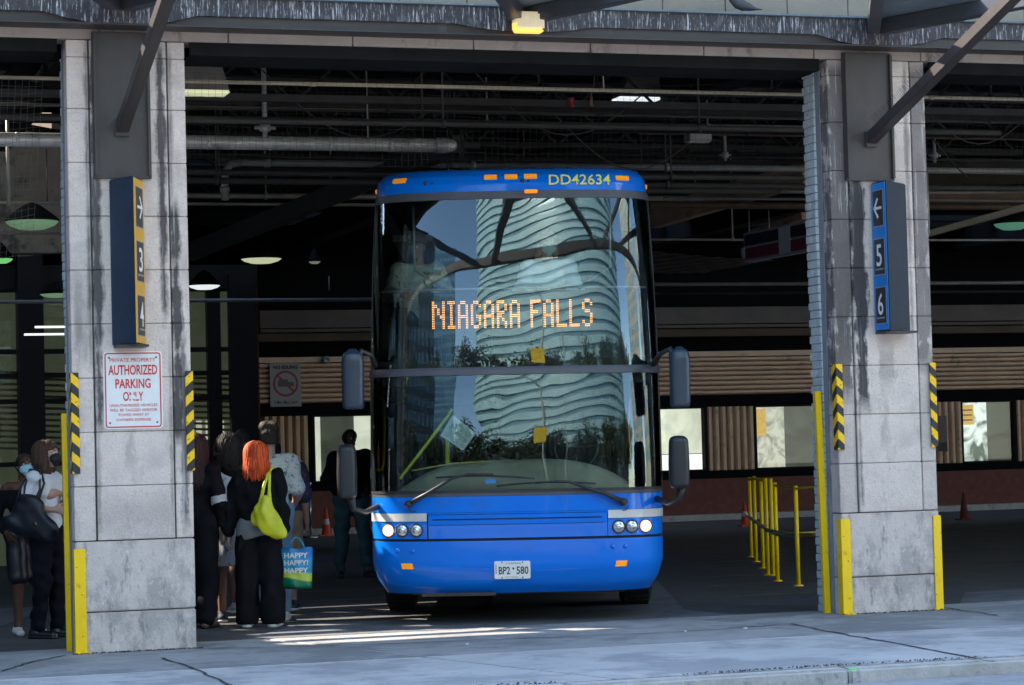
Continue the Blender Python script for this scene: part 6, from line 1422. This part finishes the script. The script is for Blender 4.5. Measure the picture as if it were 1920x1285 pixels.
for side in (-1, 1): b = MB(); b.tube([(-.07, side*.03, Hh-.01), (-.05, side*.028, Hh+.05), (-.015, 0, Hh+.095), (.02, 0, Hh+.09), (.055, side*.028, Hh+.04), (.07, side*.03, Hh-.01)], .008, 6); b.build('handle', mat('tote_handle_blue', (.03, .25, .4), .5), hbag)
# 9: man beside the bus
x, y = place(662, 1082)
J = joints(ankL=(.17, -.04, .08), kneeL=(.14, -.04, .49), ankR=(-.15, .03, .08), kneeR=(-.12, -.02, .49), elbR=(-.27, .06, 1.13), wriR=(-.17, -.12, 1.0), elbL=(.27, .06, 1.13), wriL=(.17, -.12, 1.0))
t, T = person('man in black jacket and blue-green jeans behind the lower left mirror', x, y, 1.80, yawcam(15), J, skin_dark, (V3(0, -.01, 1.595), R(20), 0), 1.05)
eyes(T, t)
grow('jacket', torso(J, .172, .98)+arms(J, .085, .06, 0, .95), blk, t, .011, .035, folds(.010, 91), [zcut(.9), neck(.06, 1.45)])
grow('jeans', legs(J, .115, .084, .97, .068), mat('teal_denim', (.045, .10, .12), .8, var=.3, scale=8, spots=[((.12, .22, .25), 5, .57, .5)]), t, .011, .03, folds(.013, 92, 14, 26))
grow('hair', [cap(T(0, .02, .02), T(0, .0, .04), .086, .082)], dk_hair, t, .009, .01, None, [lambda X, Y, Z: -(Y-T(0, -.05, 0)[1])])
shoes(J, shoeblk, t, shoeblk, .046)
# passengers on the upper deck (seated, seen through the windscreen)
def seat_person(px, label, skin, cloth, hairm, mk, nod, hat=False, sc=1.0):
    xl = (px-962)*21.9/FPX; base = bp + dirh*(1.62-.25) + rgt0*xl
    J = joints(hipL=(.1, .05, .52), hipR=(-.1, .05, .52), kneeL=(.12, -.38, .54), kneeR=(-.12, -.38, .54), ankL=(.12, -.36, .10), ankR=(-.12, -.36, .10), toeL=(.12, -.5, .04), toeR=(-.12, -.5, .04),
               shL=(.18, .02, .99), shR=(-.18, .02, .99), elbL=(.26, -.08, .76), wriL=(.12, -.28, .74), elbR=(-.26, -.08, .76), wriR=(-.12, -.28, .74), chest=(0, .03, .84))
    t = thing('person', label, 'person', (base.x, base.y, 2.24), -TH); P, T = body(t, J, (V3(0, -.04, 1.20), R(nod), R(8)), 1.0, False)
    grow('body', P, skin, t, .009, .022)
    grow('shirt', [cap((-.06, .03, .89), (.06, .03, .89), .15, .15, ((0, 1, 0), .8)), cap((0, .03, .86), (0, .05, .58), .155, .16, ((0, 1, 0), .8)), cap(J['shR'], J['shL'], .068, .068)]+arms(J, .08, .07, 0, .8), cloth, t, .011, .03, folds(.009, 5+px), [neck(.07, 1.02)])
    grow('trousers', [cap(J['hipR'], J['hipL'], .12, .12)]+[cap(J['hip'+n_], J['knee'+n_], .1, .075) for n_ in 'LR']+[cap(J['knee'+n_], J['ank'+n_], .075, .06) for n_ in 'LR'], blk, t, .012, .03)
    if mk: mask(T, t, mat('mask_teal', (.2, .45, .42), .7))
    eyes(T, t)
    if hairm: grow('hair', [cap(T(0, .03, .03), T(0, .0, .05), .092, .086), cap(T(0, .06, 0), T(0, .06, -.1), .08, .06), cap(T(-.065, .0, 0), T(-.08, .02, -.12), .035, .03), cap(T(.065, 0, 0), T(.08, .02, -.12), .035, .03)], hairm, t, .009, .02, strands(.003), [lambda X, Y, Z: np.where(Z < T(0, 0, .05)[2], -(Y-T(0, -.045, 0)[1]), -1)])
    if hat: grow('cap', [cap(T(0, .02, .05), T(0, 0, .07), .09, .085), cap(T(0, -.08, .055), T(0, -.13, .05), .05, .045, (ZUP, .2))], mat('grey_cap', (.12, .12, .13), .8), t, .009, .01, None, [lambda X, Y, Z: T(0, 0, .035)[2]-Z])
    return t
seat_person(1035, 'upper-deck passenger with brown hair, teal mask and white top, right of centre', skin_light, whitec, mat('auburn_hair', (.2, .08, .03), .75, var=.3), True, 12)
seat_person(783, 'upper-deck passenger in a cap and pale patterned shirt, on the left', skin_mid, print_mat('pale_patterned', (.4, .4, .34), (.1, .12, .1), 20, .55), None, False, -20, True)

# ------------------------------------------------------------------ litter
def bit(px, py, s_, m, label, nm):
    p = onZ(px, py); b = MB(); r = random.Random(int(px)); n_ = 7
    b.prism([(s_*r.uniform(.6, 1)*math.cos(2*math.pi*k/n_), s_*.6*r.uniform(.6, 1)*math.sin(2*math.pi*k/n_)) for k in range(n_)], .0, .012)
    o = b.build(nm, m); o.location = (p.x, p.y, .008); tag(o, label, 'litter')
bit(1598, 1259, .035, mat('green_litter', (.15, .75, .2), .5), 'scrap of bright green litter on the kerb', 'litter')
bit(875, 1211, .02, solew, 'small pale scrap on the sidewalk in front of the bus', 'litter')
bit(1398, 1181, .022, solew, 'small pale scrap on the sidewalk right of the bus', 'litter')
bit(1285, 1187, .016, solew, 'tiny pale scrap nearest the bus on its right', 'litter')
# dirt gathered in the kerb joint: one loose scatter of grit
b = MB(); r = random.Random(12)
for k in range(1500):
    x = r.uniform(-8, 4); y = KY+.17+r.gauss(0, .035)+.03*math.sin(x*2); s_ = r.uniform(.003, .011)
    if math.sin(x*1.7)+math.sin(x*4.1+1) < -.4: continue
    b.add([(x-s_, y, .008), (x, y-s_, .009), (x+s_, y+s_*.3, .008), (x, y+s_, .009), (x, y, .008+s_)], [(0, 1, 4), (1, 2, 4), (2, 3, 4), (3, 0, 4)])
for x0_, x1_ in ((-3.75, -2.70), (2.98, 4.03)):
    for k in range(260):
        x = r.uniform(x0_, x1_); y = -.02-abs(r.gauss(0, .03)); s_ = r.uniform(.003, .012)
        b.add([(x-s_, y, .008), (x, y-s_, .009), (x+s_, y+s_*.3, .008), (x, y+s_, .009), (x, y, .008+s_)], [(0, 1, 4), (1, 2, 4), (2, 3, 4), (3, 0, 4)])
o = b.build('grit', mat('grit_dirt', (.05, .048, .042), .9, var=.4), fix=False); tag(o, 'line of grit gathered along the kerb joint', 'grit', kind='stuff')
# ------------------------------------------------------------------ the far side of the street (what the windscreens mirror)
towg = mat('tower_pale_cladding', (.34, .50, .54), .45, var=.22, scale=.35)
towd = mat('tower_window_band', (.16, .27, .31), .25, .2, var=.3, scale=.2)
def slabtower(name, label, cx, cy, rad, a0, a1, h, fl, frac, m1, m2, seg=28, depth=20):
    t = thing(name, label, 'building', (cx, cy, 0), group='towers across the street')
    A = [R(a0+(a1-a0)*k/seg) for k in range(seg+1)]
    def strip(b, r0, z0, z1):
        vs = [(r0*math.cos(a), r0*math.sin(a), z) for a in A for z in (z0, z1)]
        b.add(vs, [(2*i, 2*i+2, 2*i+3, 2*i+1) for i in range(seg)])
    b = MB(); strip(b, rad, 0, h); strip(b, rad-depth, 0, h); 
    for a in (A[0], A[-1]): b.add([(r_*math.cos(a), r_*math.sin(a), z) for r_, z in ((rad, 0), (rad-depth, 0), (rad-depth, h), (rad, h))], [(0, 1, 2, 3)])
    vs = [(r_*math.cos(a), r_*math.sin(a), h) for a in A for r_ in (rad, rad-depth)]; b.add(vs, [(2*i, 2*i+1, 2*i+3, 2*i+2) for i in range(seg)])
    b.build('window_band', m2, t, fix=False)
    b = MB(); z = 3.0
    while z < h:
        z1 = min(z+fl*frac, h)
        for rr in (rad+.35,): strip(b, rr, z, z1)
        for zz in (z, z1): b.add([(r_*math.cos(a), r_*math.sin(a), zz) for a in A for r_ in (rad, rad+.35)], [(2*i, 2*i+1, 2*i+3, 2*i+2) for i in range(seg)])
        z += fl
    b.build('spandrel', m1, t, fix=False); return t
bc = CAM + dirh*21.2   # bus front
def at_az(az, dist):   # az measured from the bus's view towards the camera, + to the viewer's right
    d = -(dirh*math.cos(R(az))) + rgt0*math.sin(R(az)); return Vector((bc.x, bc.y, 0)) + d*dist
c = at_az(19, 165); 
ang = math.degrees(math.atan2(bc.y-c.y, bc.x-c.x))
slabtower('curved_tower', 'tall curved tower with pale teal bands across the street', c.x, c.y, 74, ang-38, ang+42, 118, 3.3, .62, towg, towd)
def boxtower(az, dist, w_, dep, h, m1, m2, label, fl=3.6, nx=10):
    p = at_az(az, dist); t = thing('office_block', label, 'building', (p.x, p.y, 0), math.atan2((bc-p).y, (bc-p).x)-math.pi/2, group='towers across the street')
    b = MB(); b.box((-w_/2, -dep, 0), (w_/2, 0, h)); b.build('wall', m1, t)
    b = MB(); z = 4
    while z < h-3:
        for i in range(nx):
            x = -w_/2 + w_*(i+.18)/nx; b.box((x, -.1, z), (x+w_/nx*.64, .06, z+fl*.58))
        z += fl
    b.build('windows', m2, t); return t
boxtower(-17, 120, 22, 20, 62, mat('block_blue', (.3, .45, .58), .3, .2, var=.1, scale=.1), towd, 'blue glass office block left of the curved tower', 3.3, 14)
boxtower(-34, 60, 26, 20, 34, mat('block_dark', (.06, .065, .07), .4, var=.2, scale=.1), mat('block_dark_glass', (.12, .16, .18), .15, .4), 'dark office block across the street', 3.6, 9)
boxtower(62, 80, 26, 20, 75, mat('block_concrete', (.42, .38, .33), .7, var=.1, scale=.1), towd, 'tan concrete block with small windows across the street', 3.2, 9)
boxtower(85, 60, 20, 20, 25, MATS['block_concrete'], towd, 'low tan block further along the street', 3.2, 6)
boxtower(-60, 50, 26, 20, 30, MATS['block_dark'], MATS['block_dark_glass'], 'dark block at the far end of the street', 3.6, 9)
boxtower(10, 42, 60, 6, 7.5, MATS['block_dark'], MATS['block_dark_glass'], 'low dark shopfront row across the street', 3.6, 14)
# street trees opposite: tapered trunk, limbs and leaf clumps
leafm = mat('leaf_green', (.03, .045, .02), .6, var=.4, scale=3)
bark = mat('bark', (.07, .05, .035), .9, var=.3)
def tree(x, y, h, rr, seed, label):
    r = np.random.default_rng(seed); t = thing('street_tree', label, 'tree', (x, y, 0), group='street trees across the street')
    b = MB(); b.tube([(0, 0, 0), (.05, 0, h*.25), (0, .1, h*.5), (.1, 0, h*.8)], [.2, .16, .1, .03], 8)
    for k in range(9):
        a = k*2.4; z = h*(.3+.05*k); L = rr*(.9-.05*k); b.tube([(0, 0, z), (L*.5*math.cos(a), L*.5*math.sin(a), z+L*.3), (L*math.cos(a), L*math.sin(a), z+L*.5)], [.07, .04, .012], 6)
    b.build('trunk', bark, t)
    cl = r.normal(0, 1, (85, 3)); cl /= np.linalg.norm(cl, axis=1)[:, None]; cl *= r.uniform(.35, 1, (85, 1)); cl = cl*np.array([rr, rr, h*.33]) + np.array([0, 0, h*.64])
    vs = []; fs = []
    for c_ in cl:
        P = c_ + r.normal(0, .42, (60, 3)); D = r.normal(0, 1, (60, 3)); D /= np.linalg.norm(D, axis=1)[:, None]; E = np.cross(D, r.normal(0, 1, (60, 3))); E /= np.linalg.norm(E, axis=1)[:, None]
        for p, d, e in zip(P, D, E):
            o = len(vs); s_ = .17; vs += [tuple(p-d*s_), tuple(p+e*s_*.6), tuple(p+d*s_), tuple(p-e*s_*.6)]; fs.append((o, o+1, o+2, o+3))
    b = MB(); b.add(vs, fs); b.build('crown', leafm, t, fix=False)
for k, (az, ds, h, rr) in enumerate(((-38, 33, 8.6, 4.4), (-22, 35, 8.8, 4.4), (-9, 36, 9.6, 4.6), (4, 34, 9.0, 4.4), (17, 35, 9.7, 4.6), (30, 33, 9.2, 4.4), (44, 31, 8.6, 4.2))):
    p = at_az(az, ds); tree(p.x, p.y, h, rr, 30+k, 'leafy green street tree in the row across the street')
# street lamp and tall pole with a yellow sign
def pole(az, ds, h, label, arm, sign):
    p = at_az(az, ds); t = thing('street_lamp', label, 'street lamp', (p.x, p.y, 0), math.atan2((bc-p).y, (bc-p).x)-math.pi/2, group='street poles')
    b = MB(); b.tube([(0, 0, 0), (0, 0, h)], [.13, .075], 12); b.build('post', mat('pole_grey', (.3, .3, .28), .5), t)
    if arm: b = MB(); b.tube([(0, 0, h-.1), (-.6, 0, h+.9), (-1.8, 0, h+1.5), (-2.6, 0, h+1.6)], [.05, .045, .04, .035], 8); b.build('arm', MATS['pole_grey'], t); b = MB(); b.lathe((-2.9, 0, h+1.56), [(0, .08), (.2, .05), (.33, 0), (.2, -.05), (0, -.06)], 14); b.build('lamp_head', MATS['pole_grey'], t)
    if sign: b = MB(); b.box((-.9, .16, 6.0), (.25, .19, 7.3)); b.build('sign_plate', mat('pole_sign_yellow', (.8, .5, .03), .5), t)
pole(4.5, 27, 11.5, 'street lamp with a curved arm and a yellow plate by the kerb opposite', True, True)
pole(9, 28, 11.0, 'second plain pole beside the street lamp', False, False)
